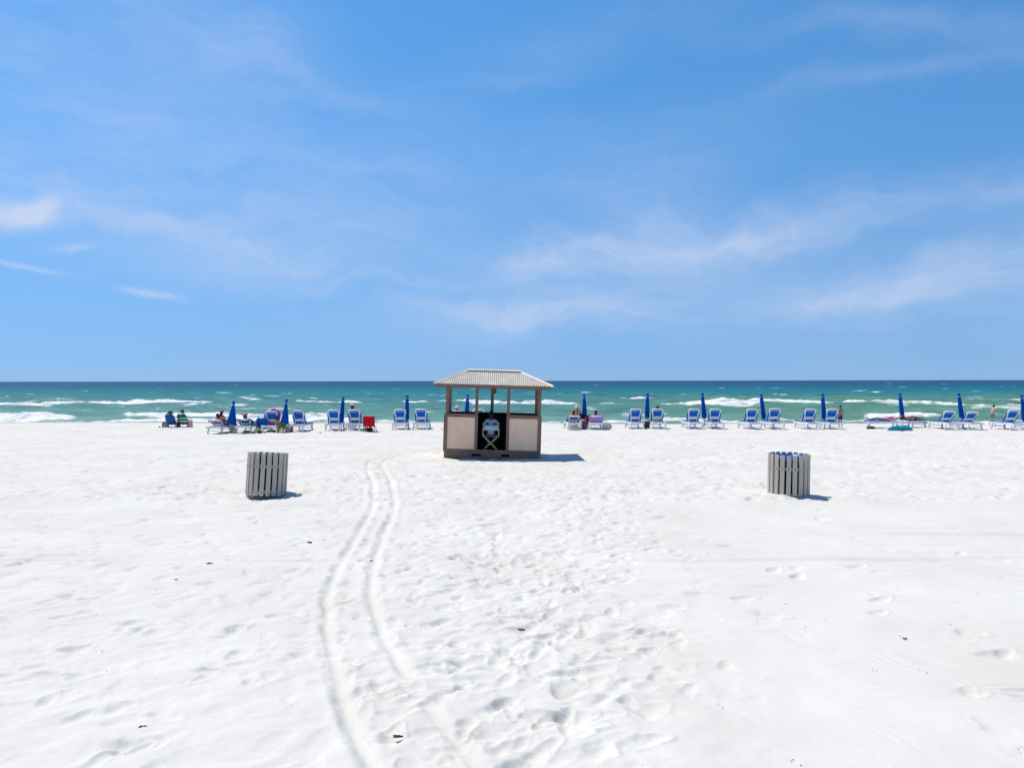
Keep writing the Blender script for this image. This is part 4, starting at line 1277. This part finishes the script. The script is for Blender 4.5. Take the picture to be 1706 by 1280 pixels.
def bag(name, label, cat, loc, size, m, hm=None, rz=0.0, group=None):
    """soft upright bag with two loop handles"""
    t = thing(name, label, cat, loc, rz, group); w, d, h = size
    rows = []
    for i in range(8):
        s = i / 7; z = h * s - .01
        wx, dy = w / 2 * (1 - .06 * math.sin(3 * s) + .05 * s), d / 2 * (1.05 - .35 * s)
        row = []
        for j in range(29):
            a = 2 * math.pi * j / 28
            e = .45
            cx, sy = math.copysign(abs(math.cos(a)) ** e, math.cos(a)), math.copysign(abs(math.sin(a)) ** e, math.sin(a))
            row.append((wx * cx * (1 + .02 * math.sin(7 * a + 5 * s)), dy * sy * (1 + .06 * math.sin(4 * a + 7 * s)), z + (.02 * math.sin(3 * a) if i == 7 else 0)))
        rows.append(row)
    MB().grid(rows).build('body', m, t, smooth=True, solid=.008)
    for s in (-1, 1):
        MB().tube([(-w * .22, s * d * .32, h * .9), (-w * .20, s * d * .36, h * 1.12), (0, s * d * .38, h * 1.22), (w * .20, s * d * .36, h * 1.12), (w * .22, s * d * .32, h * .9)], .011, 6).build('handle', hm or m, t, smooth=True)
    return t


def towel_on(lo, ang, label, m, t0, y1, w=.31, hang=0.0, stripes=None):
    """towel laid along a lounger from t0 up the back to y1 on the seat; hang = length falling behind"""
    pts = []
    if hang:
        y, z = back_pt(ang, t0, .045)
        pts += [(y - .075, z - hang), (y - .07, z - hang * .5), (y - .055, z - .03)]
    for i in range(7):
        t = t0 * (1 - i / 6); pts.append(back_pt(ang, t, .040))
    for i in range(1, 7): pts.append((-.05 + (y1 + .05) * i / 6, .368))
    rows = []
    for i, (y, z) in enumerate(pts):
        rows.append([(x * w * (1 + .03 * math.sin(i * 1.3)), y + .008 * math.sin(5 * x + i), z - (.05 * abs(x) ** 6 if not (hang and i < 3) else 0) + .006 * math.sin(9 * x + 2 * i)) for x in (-1.06, -1, -.6, -.2, .2, .6, 1, 1.06)])
    o = MB().grid(rows).build('towel', m, None, smooth=True, solid=.010)
    o.location = lo.location; o.rotation_euler = lo.rotation_euler
    return tag(o, label, 'towel')


def stripe_mat(name, cols, scale, axis=2):
    if name in MATS: return MATS[name]
    m = pm(name, cols[0], .85, .1, 12, .1, .15)
    n, l = m.node_tree.nodes, m.node_tree.links
    tc = n.new('ShaderNodeTexCoord'); sp = n.new('ShaderNodeSeparateXYZ'); l.new(tc.outputs['Object'], sp.inputs[0])
    mu = n.new('ShaderNodeMath'); mu.operation = 'MULTIPLY'; mu.inputs[1].default_value = scale; l.new(sp.outputs[axis], mu.inputs[0])
    fr = n.new('ShaderNodeMath'); fr.operation = 'FRACT'; l.new(mu.outputs[0], fr.inputs[0])
    rp = n.new('ShaderNodeValToRGB'); rp.color_ramp.interpolation = 'CONSTANT'
    for i, c in enumerate(cols):
        e = rp.color_ramp.elements[i] if i < 2 else rp.color_ramp.elements.new(i / len(cols))
        e.position = i / len(cols); e.color = (*c, 1)
    l.new(fr.outputs[0], rp.inputs[0]); l.new(rp.outputs[0], n['Principled BSDF'].inputs['Base Color'])
    return m


LO = {o['label']: o for o in COL.objects if o.name.startswith('sun_lounger')}
def lo(s): return next(o for l_, o in LO.items() if s in l_)


# ---- far left: two low beach chairs by the water's edge
def low_chair(label, loc, m, rz=0.0, frame=ALU, strips=None, w=.50):
    c = thing('beach_chair', label, 'beach chair', loc, rz, 'low folding beach chairs')
    L = .62; ang = R(62)
    def bp(t, off=0): return (-.10 - t * math.cos(ang) + off * math.sin(ang), .17 + t * math.sin(ang) + off * math.cos(ang))
    pts = [(-w / 2, *bp(0)), (-w / 2, *bp(L * .8)), (-w / 2 + .10, *bp(L)), (w / 2 - .10, *bp(L)), (w / 2, *bp(L * .8)), (w / 2, *bp(0))]
    MB().tube(pts, .013, 6).build('back_frame', frame, c, smooth=True)
    for s in (-1, 1):
        MB().tube([(s * w / 2, .38, -.01), (s * w / 2, .30, .16), (s * w / 2, -.10, .17)], .012, 6).build('seat_frame', frame, c, smooth=True)
        MB().tube([(s * (w / 2 + .02), -.34, -.01), (s * (w / 2 + .02), -.02, .36), (s * (w / 2 + .02), .26, .36), (s * (w / 2 + .02), .10, .17)], .011, 6).build('arm_frame', frame, c, smooth=True)
        MB().box((s * (w / 2 + .02) - .022, -.10, .365), (s * (w / 2 + .02) + .022, .26, .385)).build('armrest', WHITE, c, bevel=.004)
    MB().tube([(-w / 2 - .02, -.33, 0), (w / 2 + .02, -.33, 0)], .011, 6).build('rear_bar', frame, c)
    bands = strips or [(0, 1, m)]
    for a, b_, mm in bands:
        rows = []
        for i in range(5):
            t = L * (a + (b_ - a) * i / 4) * .97 + .01
            ww = w / 2 if t < L * .8 else w / 2 - .10 * ((t - L * .8) / (L * .2)) ** 1.6
            rows.append([(x * ww, *bp(t, -.012 - .03 * (1 - x * x))) for x in (-1, -.5, 0, .5, 1)])
        MB().grid(rows).build('back_fabric', mm, c, smooth=True, solid=.006)
    MB().grid([[(x * w / 2, y, .165 - .03 * (1 - x * x)) for x in (-1, -.5, 0, .5, 1)] for y in (-.12, .1, .32)]).build('seat_fabric', m, c, smooth=True, solid=.006)
    return c


GREEN = cloth('bottle_green', (.012, .16, .09)); PALE = cloth('pale_green_white', (.62, .74, .70)); DBLUE = cloth('deep_blue', (.012, .095, .28)); BLUE2 = cloth('royal_blue', (.012, .13, .50), tr=.1)
low_chair('low deep blue beach chair, left one of the two nearest the waves', place(287, 40.2), DBLUE)
low_chair('low green and white striped beach chair near the waves', place(307, 40.4), GREEN, strips=[(0, .17, GREEN), (.17, .34, PALE), (.34, .52, GREEN), (.52, .62, PALE), (.62, 1, GREEN)])
J = sit(.86, .12, 26, knee_z=.34, knee_y=.40, foot=(.60, .05), y0=-.03, arms='front')
person('person in a dark sun hat sitting in the low deep blue chair', place(287, 40.2), 0, J, .86, SK_TAN, H_BROWN, 'short', [('shirt', cloth('navy', (.02, .035, .09)))], ('brim', cloth('dark_olive', (.07, .075, .06))))
J = sit(.90, .12, 22, knee_z=.34, knee_y=.40, foot=(.60, .05), y0=-.03, arms='side', zarm=.39)
person('person in a black shirt sitting in the green striped chair', place(307, 40.4), 0, J, .90, SK_RED, H_BROWN, None, [('shirt', cloth('black', (.015, .018, .018)))], ('cap', cloth('maroon', (.14, .03, .03))))
bag('beach_bag', 'grey and tan mottled bag left of the deep blue low chair', 'bag', place(275.5, 40.3), (.34, .22, .26), pm('mottled_canvas', (.30, .25, .20), .9, .55, 18, .2))
bag('beach_bag', 'small dark green bag between the two low chairs', 'bag', place(297, 40.2), (.20, .16, .24), cloth('forest', (.02, .06, .05)))
heap('beach_bundle', 'small brown bundle on the sand, left of the mottled bag', 'bundle', place(265.5, 40.2), (.12, .1, .06), cloth('brown', (.10, .07, .05)), 3)
heap('beach_towel', 'pink towel heaped right of the green striped chair', 'towel', place(316.5, 40.3), (.26, .24, .36), cloth('pale_pink', (.70, .38, .42)), 4)

# ---- leftmost umbrella group
L1, L2 = lo('leftmost lounger'), lo('right of the leftmost umbrella')
towel_on(L1, 24, 'pink and purple striped towel on the leftmost lounger', stripe_mat('towel_pink_purple', [(.62, .36, .42), (.34, .16, .36), (.66, .55, .58), (.45, .18, .34)], 4, 1), .70, .80, hang=.12)
towel_on(L2, 24, 'bright blue towel on the lounger right of the leftmost umbrella', cloth('azure', (.02, .30, .58)), .74, .85, hang=.10)
person('tan sunbather with dark blond hair reclining on the leftmost lounger', L1.location, L1.rotation_euler.z, recline(.98, 33), .98, SK_RED, H_BROWN, 'bob', [('suit', cloth('coral', (.42, .10, .08)))])
J = sit(.74, .355, -4, knee_z=.50, knee_y=.40, foot=(.62, .06), y0=0, arms='side')
person('person in a red hat with long dark hair beside the leftmost umbrella', (at(368.5, L1.location.y + .45)[0], L1.location.y + .45, L1.location.z), R(-25), J, .74, SK_TAN, H_BLACK, 'long', [('suit', cloth('white', (.7, .7, .7)))], ('brim', cloth('red_hat', (.52, .07, .09)), .1))
person('sunbather in a small red cap reclining right of the leftmost umbrella', L2.location, L2.rotation_euler.z, recline(.95, 26), .95, SK_RED, H_BROWN, 'short', [('trunks', cloth('navy2', (.01, .03, .10)))], ('cap', cloth('red_cap', (.42, .06, .06))))
heap('beach_towel', 'dark red towel crumpled on the sand beside the bright blue towel', 'towel', place(413, 36.6), (.42, .3, .11), cloth('rust', (.30, .10, .07)), 6)
bag('beach_bag', 'pale bag with red trim hanging beneath the leftmost umbrella', 'bag', place(388, 36.4), (.30, .2, .34), cloth('offwhite', (.62, .6, .58)), cloth('red_trim', (.4, .05, .06)))

# ---- pink ring group
L3 = lo('pink ring and bags')
def make_ring():
    t = thing('swim_ring', 'pink flowered swim ring with rainbow inner band propped behind a lounger', 'swim ring', (L3.location.x - .06, L3.location.y + .02, L3.location.z + .74))
    t.rotation_euler = (R(66), R(4), R(8))
    def torus(R0, r0, a0, a1, n=40, m_=12):
        rows = []
        for i in range(n + 1):
            u = 2 * math.pi * i / n
            rows.append([((R0 + r0 * math.cos(a0 + (a1 - a0) * j / m_)) * math.cos(u), (R0 + r0 * math.cos(a0 + (a1 - a0) * j / m_)) * math.sin(u), r0 * math.sin(a0 + (a1 - a0) * j / m_)) for j in range(m_ + 1)])
        return MB().grid(rows)
    PK = pm('pink_vinyl_flowers', (.72, .05, .32), .35, .75, 9, 0, .5)
    torus(.29, .115, -1.1, 2.2).build('tube', PK, t, smooth=True)
    for a0, a1, c, nm in ((2.2, 2.8, (.75, .22, .03), 'orange'), (2.8, 3.5, (.78, .60, .03), 'yellow'), (3.5, 4.3, (.12, .48, .12), 'green'), (4.3, 5.19, (.70, .08, .25), 'rose')):
        torus(.29, .115, a0, a1, m_=4).build('colour_band', pm('vinyl_' + nm, c, .35, .1, 8, 0, .5), t, smooth=True)
make_ring()
low_chair('low royal blue beach chair, backrest turned to us, left of the pink ring', place(439, 36.9), BLUE2, rz=R(6), w=.54)
bag('beach_bag', 'black and white patterned bag left of the royal blue low chair', 'bag', place(430, 37.0), (.22, .2, .52), stripe_mat('bag_bw', [(.03, .04, .03), (.55, .58, .52)], 9, 2), cloth('black2', (.02, .02, .02)))
bag('beach_bag', 'pale yellow-green bag on the sand at the left of the pink ring group', 'bag', place(428.5, 36.0), (.28, .2, .22), cloth('lime_pale', (.55, .60, .30)))
heap('beach_bundle', 'dark bundle under the lounger with the pink ring', 'bundle', place(432.5, 35.9), (.22, .2, .14), cloth('dark_brown', (.05, .035, .025)), 8)
heap('beach_bundle', 'navy bundle lying under the seat of the lounger with the pink ring', 'bundle', place(452, 36.6), (.42, .3, .17), cloth('navy3', (.02, .02, .045)), 9)
heap('beach_towel', 'green and yellow towel below the cone-shaped umbrella', 'towel', place(470, 36.5), (.62, .4, .30), stripe_mat('towel_green_yellow', [(.10, .38, .06), (.62, .52, .05), (.05, .22, .05), (.60, .62, .12)], 7, 2), 10)
J = sit(.86, .02, 52, knee_z=.26, knee_y=.42, foot=(.70, .06), y0=0, arms='side', zarm=.16)
person('sunbather on the sand below the cone-shaped umbrella', place(468, 37.0, .16), R(-12), J, .86, SK_FAIR, H_BROWN, 'short', [('trunks', cloth('olive', (.10, .12, .03)))])
heap('beach_bundle', 'red and white bundle on the sand in front of the green towel', 'bundle', place(471, 35.9), (.30, .22, .17), stripe_mat('red_white', [(.55, .12, .08), (.72, .66, .58)], 9, 0), 11)
bag('beach_bag', 'red bag between the cone-shaped umbrella and the next lounger', 'bag', place(483, 37.0), (.30, .18, .30), cloth('red_bag', (.48, .06, .07)))
bag('beach_bag', 'grey-green bag standing below the cone-shaped umbrella', 'bag', place(478.5, 36.1), (.18, .16, .26), cloth('grey_green', (.20, .27, .25)))

# ---- straw hat woman, red chair
L4 = lo('striped white and blue towel')
J = sit(.98, .40, 6, knee_z=.52, knee_y=.42, foot=(.50, .06), y0=0, arms='right', head=(.10, .12, 1))
person('woman in a straw hat sitting upright with her back to us', (L4.location.x - .16, L4.location.y - .05, L4.location.z), R(-14), J, .98, SK_TAN, H_BROWN, 'bob', [('top', cloth('patterned', (.20, .12, .10), .6)), ('bottom', cloth('patterned2', (.16, .10, .12), .6))], ('brim', pm('straw', (.62, .50, .30), .8, .15, 40, .2), .15))
o = MB().grid([[(-.18 + .38 * j / 8, -.98 - .02 * math.sin(j * 1.7 + i), .36 - .30 * (i / 5) + .02 * math.sin(j)) for j in range(9)] for i in range(6)]).build('towel', stripe_mat('towel_white_blue', [(.70, .72, .78), (.30, .36, .62), (.74, .75, .79)], 9, 0), None, smooth=True, solid=.012)
o.location = L4.location; tag(o, 'striped white and blue towel hanging from the back of a lounger', 'towel')
def red_chair():
    c = thing('camp_chair', 'red folding camp chair with dark legs right of the straw hat woman', 'camp chair', place(616.5, 36.6), R(-4))
    RED = cloth('bright_red', (.55, .006, .012), .1)
    w = .54
    rows = [[(x * w / 2 * (1.0 if z < .8 else .98), -.22 - .09 * (z - .3) - .02 * (1 - x * x), z) for x in (-1, -.5, 0, .5, 1)] for z in (.26, .42, .60, .72, .76)]
    MB().grid(rows).build('back_fabric', RED, c, smooth=True, solid=.012)
    MB().grid([[(x * w / 2, y, .30 - .04 * (1 - x * x)) for x in (-1, -.5, 0, .5, 1)] for y in (-.2, 0, .24)]).build('seat_fabric', RED, c, smooth=True, solid=.01)
    for s in (-1, 1):
        MB().tube([(s * .27, -.21, .01), (s * .27, -.25, .78)], .013, 6).build('back_post', DARK, c, smooth=True)
        MB().tube([(s * .27, -.24, .01), (-s * .10, .02, .29)], .012, 6).build('leg', DARK, c, smooth=True)
        MB().tube([(s * .27, .26, .01), (-s * .10, -.02, .29)], .012, 6).build('leg', DARK, c, smooth=True)
        MB().tube([(s * .29, .26, .01), (s * .29, -.22, .30)], .012, 6).build('side_strut', DARK, c, smooth=True)
        MB().box((s * .29 - .03, -.22, .47), (s * .29 + .03, .22, .49)).build('armrest', DARK, c, bevel=.005)
        for yy in (-.22, .26): MB().lathe([(0, -.01), (.035, -.01), (.035, .02), (.012, .04)], 10, Matrix.Translation((s * .275, yy, 0))).build('foot', DARK, c)
red_chair()
heap('beach_bundle', 'dark bag under the red camp chair', 'bundle', place(615, 36.9), (.34, .28, .2), cloth('charcoal2', (.035, .03, .035)), 13)
heap('beach_bundle', 'small dark scrap on the sand left of the lounger by the straw hat woman', 'bundle', place(533.5, 36.0), (.10, .08, .05), cloth('dark3', (.05, .05, .04)), 14)
heap('beach_bundle', 'small dark scrap on the sand just left of the kiosk', 'bundle', place(736, 38.4), (.10, .08, .05), cloth('dark4', (.06, .05, .04)), 15)

# ---- behind the kiosk
L5 = lo('person in the pink cap')
person('person in a pale pink cap seen over the kiosk counter', (L5.location.x - .02, L5.location.y, L5.location.z), 0, recline(1.02, 58, y0=-.02, z0=.44), 1.02, SK_FAIR, H_BROWN, 'short', [('shirt', cloth('pale_blue', (.45, .62, .74)))], ('cap', cloth('pink_cap', (.72, .50, .52))))

# ---- reclining groups right of the kiosk
L6, L7 = lo('behind the cream tote bag'), lo('purple towel hanging')
towel_on(L6, 26, 'magenta towel on the lounger behind the cream tote bag', cloth('magenta', (.42, .05, .22)), .72, .8, hang=.06)
towel_on(L7, 26, 'purple towel hanging over the end of a low-back lounger', cloth('purple', (.40, .27, .62)), .74, .8, w=.33, hang=.30)
person('sunbather with auburn hair and pink shoulders behind the cream tote bag', L6.location, L6.rotation_euler.z, recline(.98, 36), .98, SK_RED, H_RED, 'bob', [('suit', cloth('rose', (.45, .10, .18)))])
J = sit(.78, .355, 4, knee_z=.50, knee_y=.40, foot=(.62, .06), y0=0, arms='side')
person('blonde person in a wide straw hat behind the auburn-haired sunbather', (at(961.5, L6.location.y + .42)[0], L6.location.y + .42, L6.location.z + .10), R(10), J, .78, SK_FAIR, H_BLOND, 'long', [('top', cloth('teal_dark', (.02, .09, .12)))], ('brim', pm('straw2', (.70, .56, .32), .8, .15, 40, .2), -.1))
person('sunbather with brown hair reclining on the purple towel', L7.location, L7.rotation_euler.z, recline(.98, 35), .98, SK_RED, H_BROWN, 'bob', [('suit', cloth('dark_red_suit', (.18, .03, .04)))])
g = G(956, 717.2)
t = bag('tote_bag', 'cream tote bag with dark lettering in front of a low-back lounger', 'tote bag', (g.x, g.y, ground(g.x, g.y)), (.52, .20, .27), cloth('cream', (.66, .60, .50), .08), cloth('cream2', (.50, .42, .33)))
fc = bpy.data.curves.new('lettering', 'FONT'); fc.body = 'YATB'; fc.size = .115; fc.align_x = 'CENTER'; fc.extrude = .002
fo = bpy.data.objects.new('lettering', fc); COL.objects.link(fo)
dg = bpy.context.evaluated_depsgraph_get(); fm = bpy.data.meshes.new_from_object(fo.evaluated_get(dg)); bpy.data.objects.remove(fo)
fm.materials.clear(); fm.materials.append(cloth('ink', (.06, .07, .05)))
fo = bpy.data.objects.new('lettering', fm); COL.objects.link(fo); fo.parent = t; fo.location = (.06, -.112, .12); fo.rotation_euler = (R(90 - 6), 0, 0)
bag('beach_bag', 'maroon patterned bag on the sand between the two low-back loungers', 'bag', place(973, 38.3), (.30, .24, .42), pm('maroon_pattern', (.22, .05, .10), .85, .5, 14, .1), cloth('mauve', (.30, .14, .28)))
heap('beach_towel', 'dark red towel hung beside the umbrella of the reclining groups', 'towel', place(980, 38.9, .22), (.30, .24, .46), cloth('wine', (.24, .015, .03)), 17)
bag('beach_bag', 'navy bag hung on the umbrella between the reclining groups', 'bag', place(968.5, 39.3, .48), (.22, .16, .26), cloth('navy4', (.008, .03, .09)))
def hoop_bag():
    t = thing('mesh_bag', 'white mesh bag with a dark oval rim right of the purple towel', 'bag', place(1011.5, 38.0, .16), R(0))
    rows = [[(.22 * math.cos(2 * math.pi * j / 28) * s, .16 * (1 - s), .155 * math.sin(2 * math.pi * j / 28) * s) for j in range(29)] for s in (1, .95, .7, .35, .02)]
    MB().grid(rows).build('body', cloth('white_mesh', (.72, .74, .76), .06, 30, .3), t, smooth=True, solid=.006)
    MB().tube([(.225 * math.cos(2 * math.pi * j / 28), 0, .16 * math.sin(2 * math.pi * j / 28)) for j in range(29)], .013, 6).build('rim', cloth('slate', (.10, .11, .10)), t, smooth=True)
hoop_bag()
L8 = lo('head showing above')
person('person whose head just shows above a lounger right of the dark box', L8.location, 0, recline(1.0, 62, y0=-.02, z0=.44), 1.0, SK_RED, H_BROWN, 'short', [('trunks', cloth('sand', (.5, .42, .34)))])
def dark_box():
    b = thing('side_table', 'small dark brown box table between two upright loungers', 'side table', place(1076.5, 38.9))
    DB = pm('dark_brown_wood', (.045, .03, .024), .6, .2, 10, .1)
    MB().box((-.17, -.17, .33), (.17, .17, .37)).build('top', DB, b, bevel=.006)
    for s in (-1, 1):
        MB().box((s * .15 - .01, -.15, 0), (s * .15 + .01, .15, .33)).build('side_panel', DB, b)
        MB().box((-.14, s * .14 - .01, .02), (.14, s * .14 + .01, .328)).build('side_panel', DB, b)
dark_box()

# ---- boys
person('boy in purple shorts standing beside a lounger, back to us', place(1400, 39.4), R(6), stand(.675), .675, SK_TAN, H_BLACK, 'short', [('trunks', cloth('violet', (.10, .03, .36)))], None, 'boys walking by the loungers')
person('boy in grey-blue shorts walking behind the right-hand loungers', place(1653, 41.0), R(-68), stand(.66, 20, .13, 'front'), .66, SK_FAIR, H_BLACK, 'short', [('trunks', cloth('grey_blue', (.16, .23, .34)))], None, 'boys walking by the loungers')

# ---- flat sunbathers
L9, L10 = lo('sunbather in purple'), lo('behind the teal towel')
person('sunbather in a purple swimsuit lying flat with feet to the left', L9.location, L9.rotation_euler.z, recline(1.0, 4, y0=-.05, z0=.455, knee=.05, dangle=True), 1.0, SK_FAIR, H_BROWN, 'short', [('suit', cloth('lilac', (.36, .12, .42)))])
person('sunbather in dark trunks lying flat with feet to the right', L10.location, L10.rotation_euler.z, recline(1.0, 4, y0=-.02, z0=.455, knee=.04), 1.0, SK_TAN, H_BROWN, 'short', [('trunks', cloth('dark_trunks', (.05, .06, .05)))])
g = G(1504, 718)
heap('beach_towel', 'teal towel heaped on the sand in front of the flat sunbathers', 'towel', (g.x, g.y + .15, ground(g.x, g.y)), (1.12, .4, .22), cloth('teal', (.008, .23, .30), .3, 6), 21)
g = G(1450, 715)
heap('beach_bundle', 'brown bundle on the sand left of the flat sunbathers', 'bundle', (g.x, g.y, ground(g.x, g.y)), (.42, .3, .15), cloth('brown2', (.09, .065, .05)), 22)

# ------------------------------------------------------------------ scraps washed up on the sand
WEED = pm('dry_seaweed', (.035, .030, .022), .8, .3, 30, .2)
def scrap_mesh(seed, n=5, s=1.0):
    rr = random.Random(seed); mb = MB()
    for _ in range(n):
        a = rr.uniform(0, 6.3); l = rr.uniform(.012, .028) * s; o_ = V(rr.uniform(-.022, .022) * s, rr.uniform(-.012, .012) * s, .006)
        d = V(math.cos(a), math.sin(a) * .5, rr.uniform(-.1, .15)) * l
        mb.tube([o_ - d, o_ + V(0, 0, .004 * s), o_ + d], [.002 * s, .006 * s, .002 * s], 5)
    return mb
for px, py, s, lab in [(516, 904, 1.7, 'dark seaweed scrap left of the wheel ruts, highest up the beach'), (350, 938.5, 1.5, 'dark round seaweed scrap on the long cross track at the left'),
                       (294, 966, .9, 'tiny blue-black scrap at the left, below the cross track'), (586, 943, 1.0, 'dark scrap lying between the two wheel ruts'), (620, 935, .9, 'dark scrap inside the right wheel rut'),
                       (870, 1050, 1.3, 'dark scrap in a footprint near the middle of the foreground'), (664, 1229, 1.2, 'dark twig right of the left wheel rut, near the bottom'), (239, 1213, .9, 'dark scrap alone at the lower left of the sand'),
                       (752, 964, .8, 'dark scrap right of the right wheel rut'), (1042, 942, 1.0, 'dark scrap below the trampled patch, right of centre'), (1507, 1065, .9, 'dark scrap on the rippled sand at the right'), (1236, 1200, .8, 'dark scrap on the rippled sand near the bottom')]:
    g = G(px, py)
    o = scrap_mesh(int(px), 6, s).build('seaweed_scrap', WEED, None, smooth=True)
    o.location = (g.x, g.y, ground(g.x, g.y) - .006 if py != 938.5 else ground(g.x, g.y) - .012)
    tag(o, lab, 'seaweed', 'dark seaweed scraps on the sand')
mb = MB(); rr = random.Random(3)
for _ in range(170):
    y = 4.4 + 12 * rr.random() ** 1.2; x = rr.uniform(-.72, .72) * y
    z = ground(x, y) - .003
    for q in range(rr.choice((1, 1, 1, 2, 3))):
        a = rr.uniform(0, 6.3); l = rr.uniform(.002, .008); o_ = V(x + rr.uniform(-.05, .05), y + rr.uniform(-.05, .05), z + .006)
        d = V(math.cos(a), math.sin(a), .2) * l
        mb.tube([o_ - d, o_ + V(0, 0, .003), o_ + d], [.0012, .0028, .0012], 5)
tag(mb.build('beach_debris', WEED, None), 'fine dark specks of debris scattered over the sand', None, None, 'stuff')
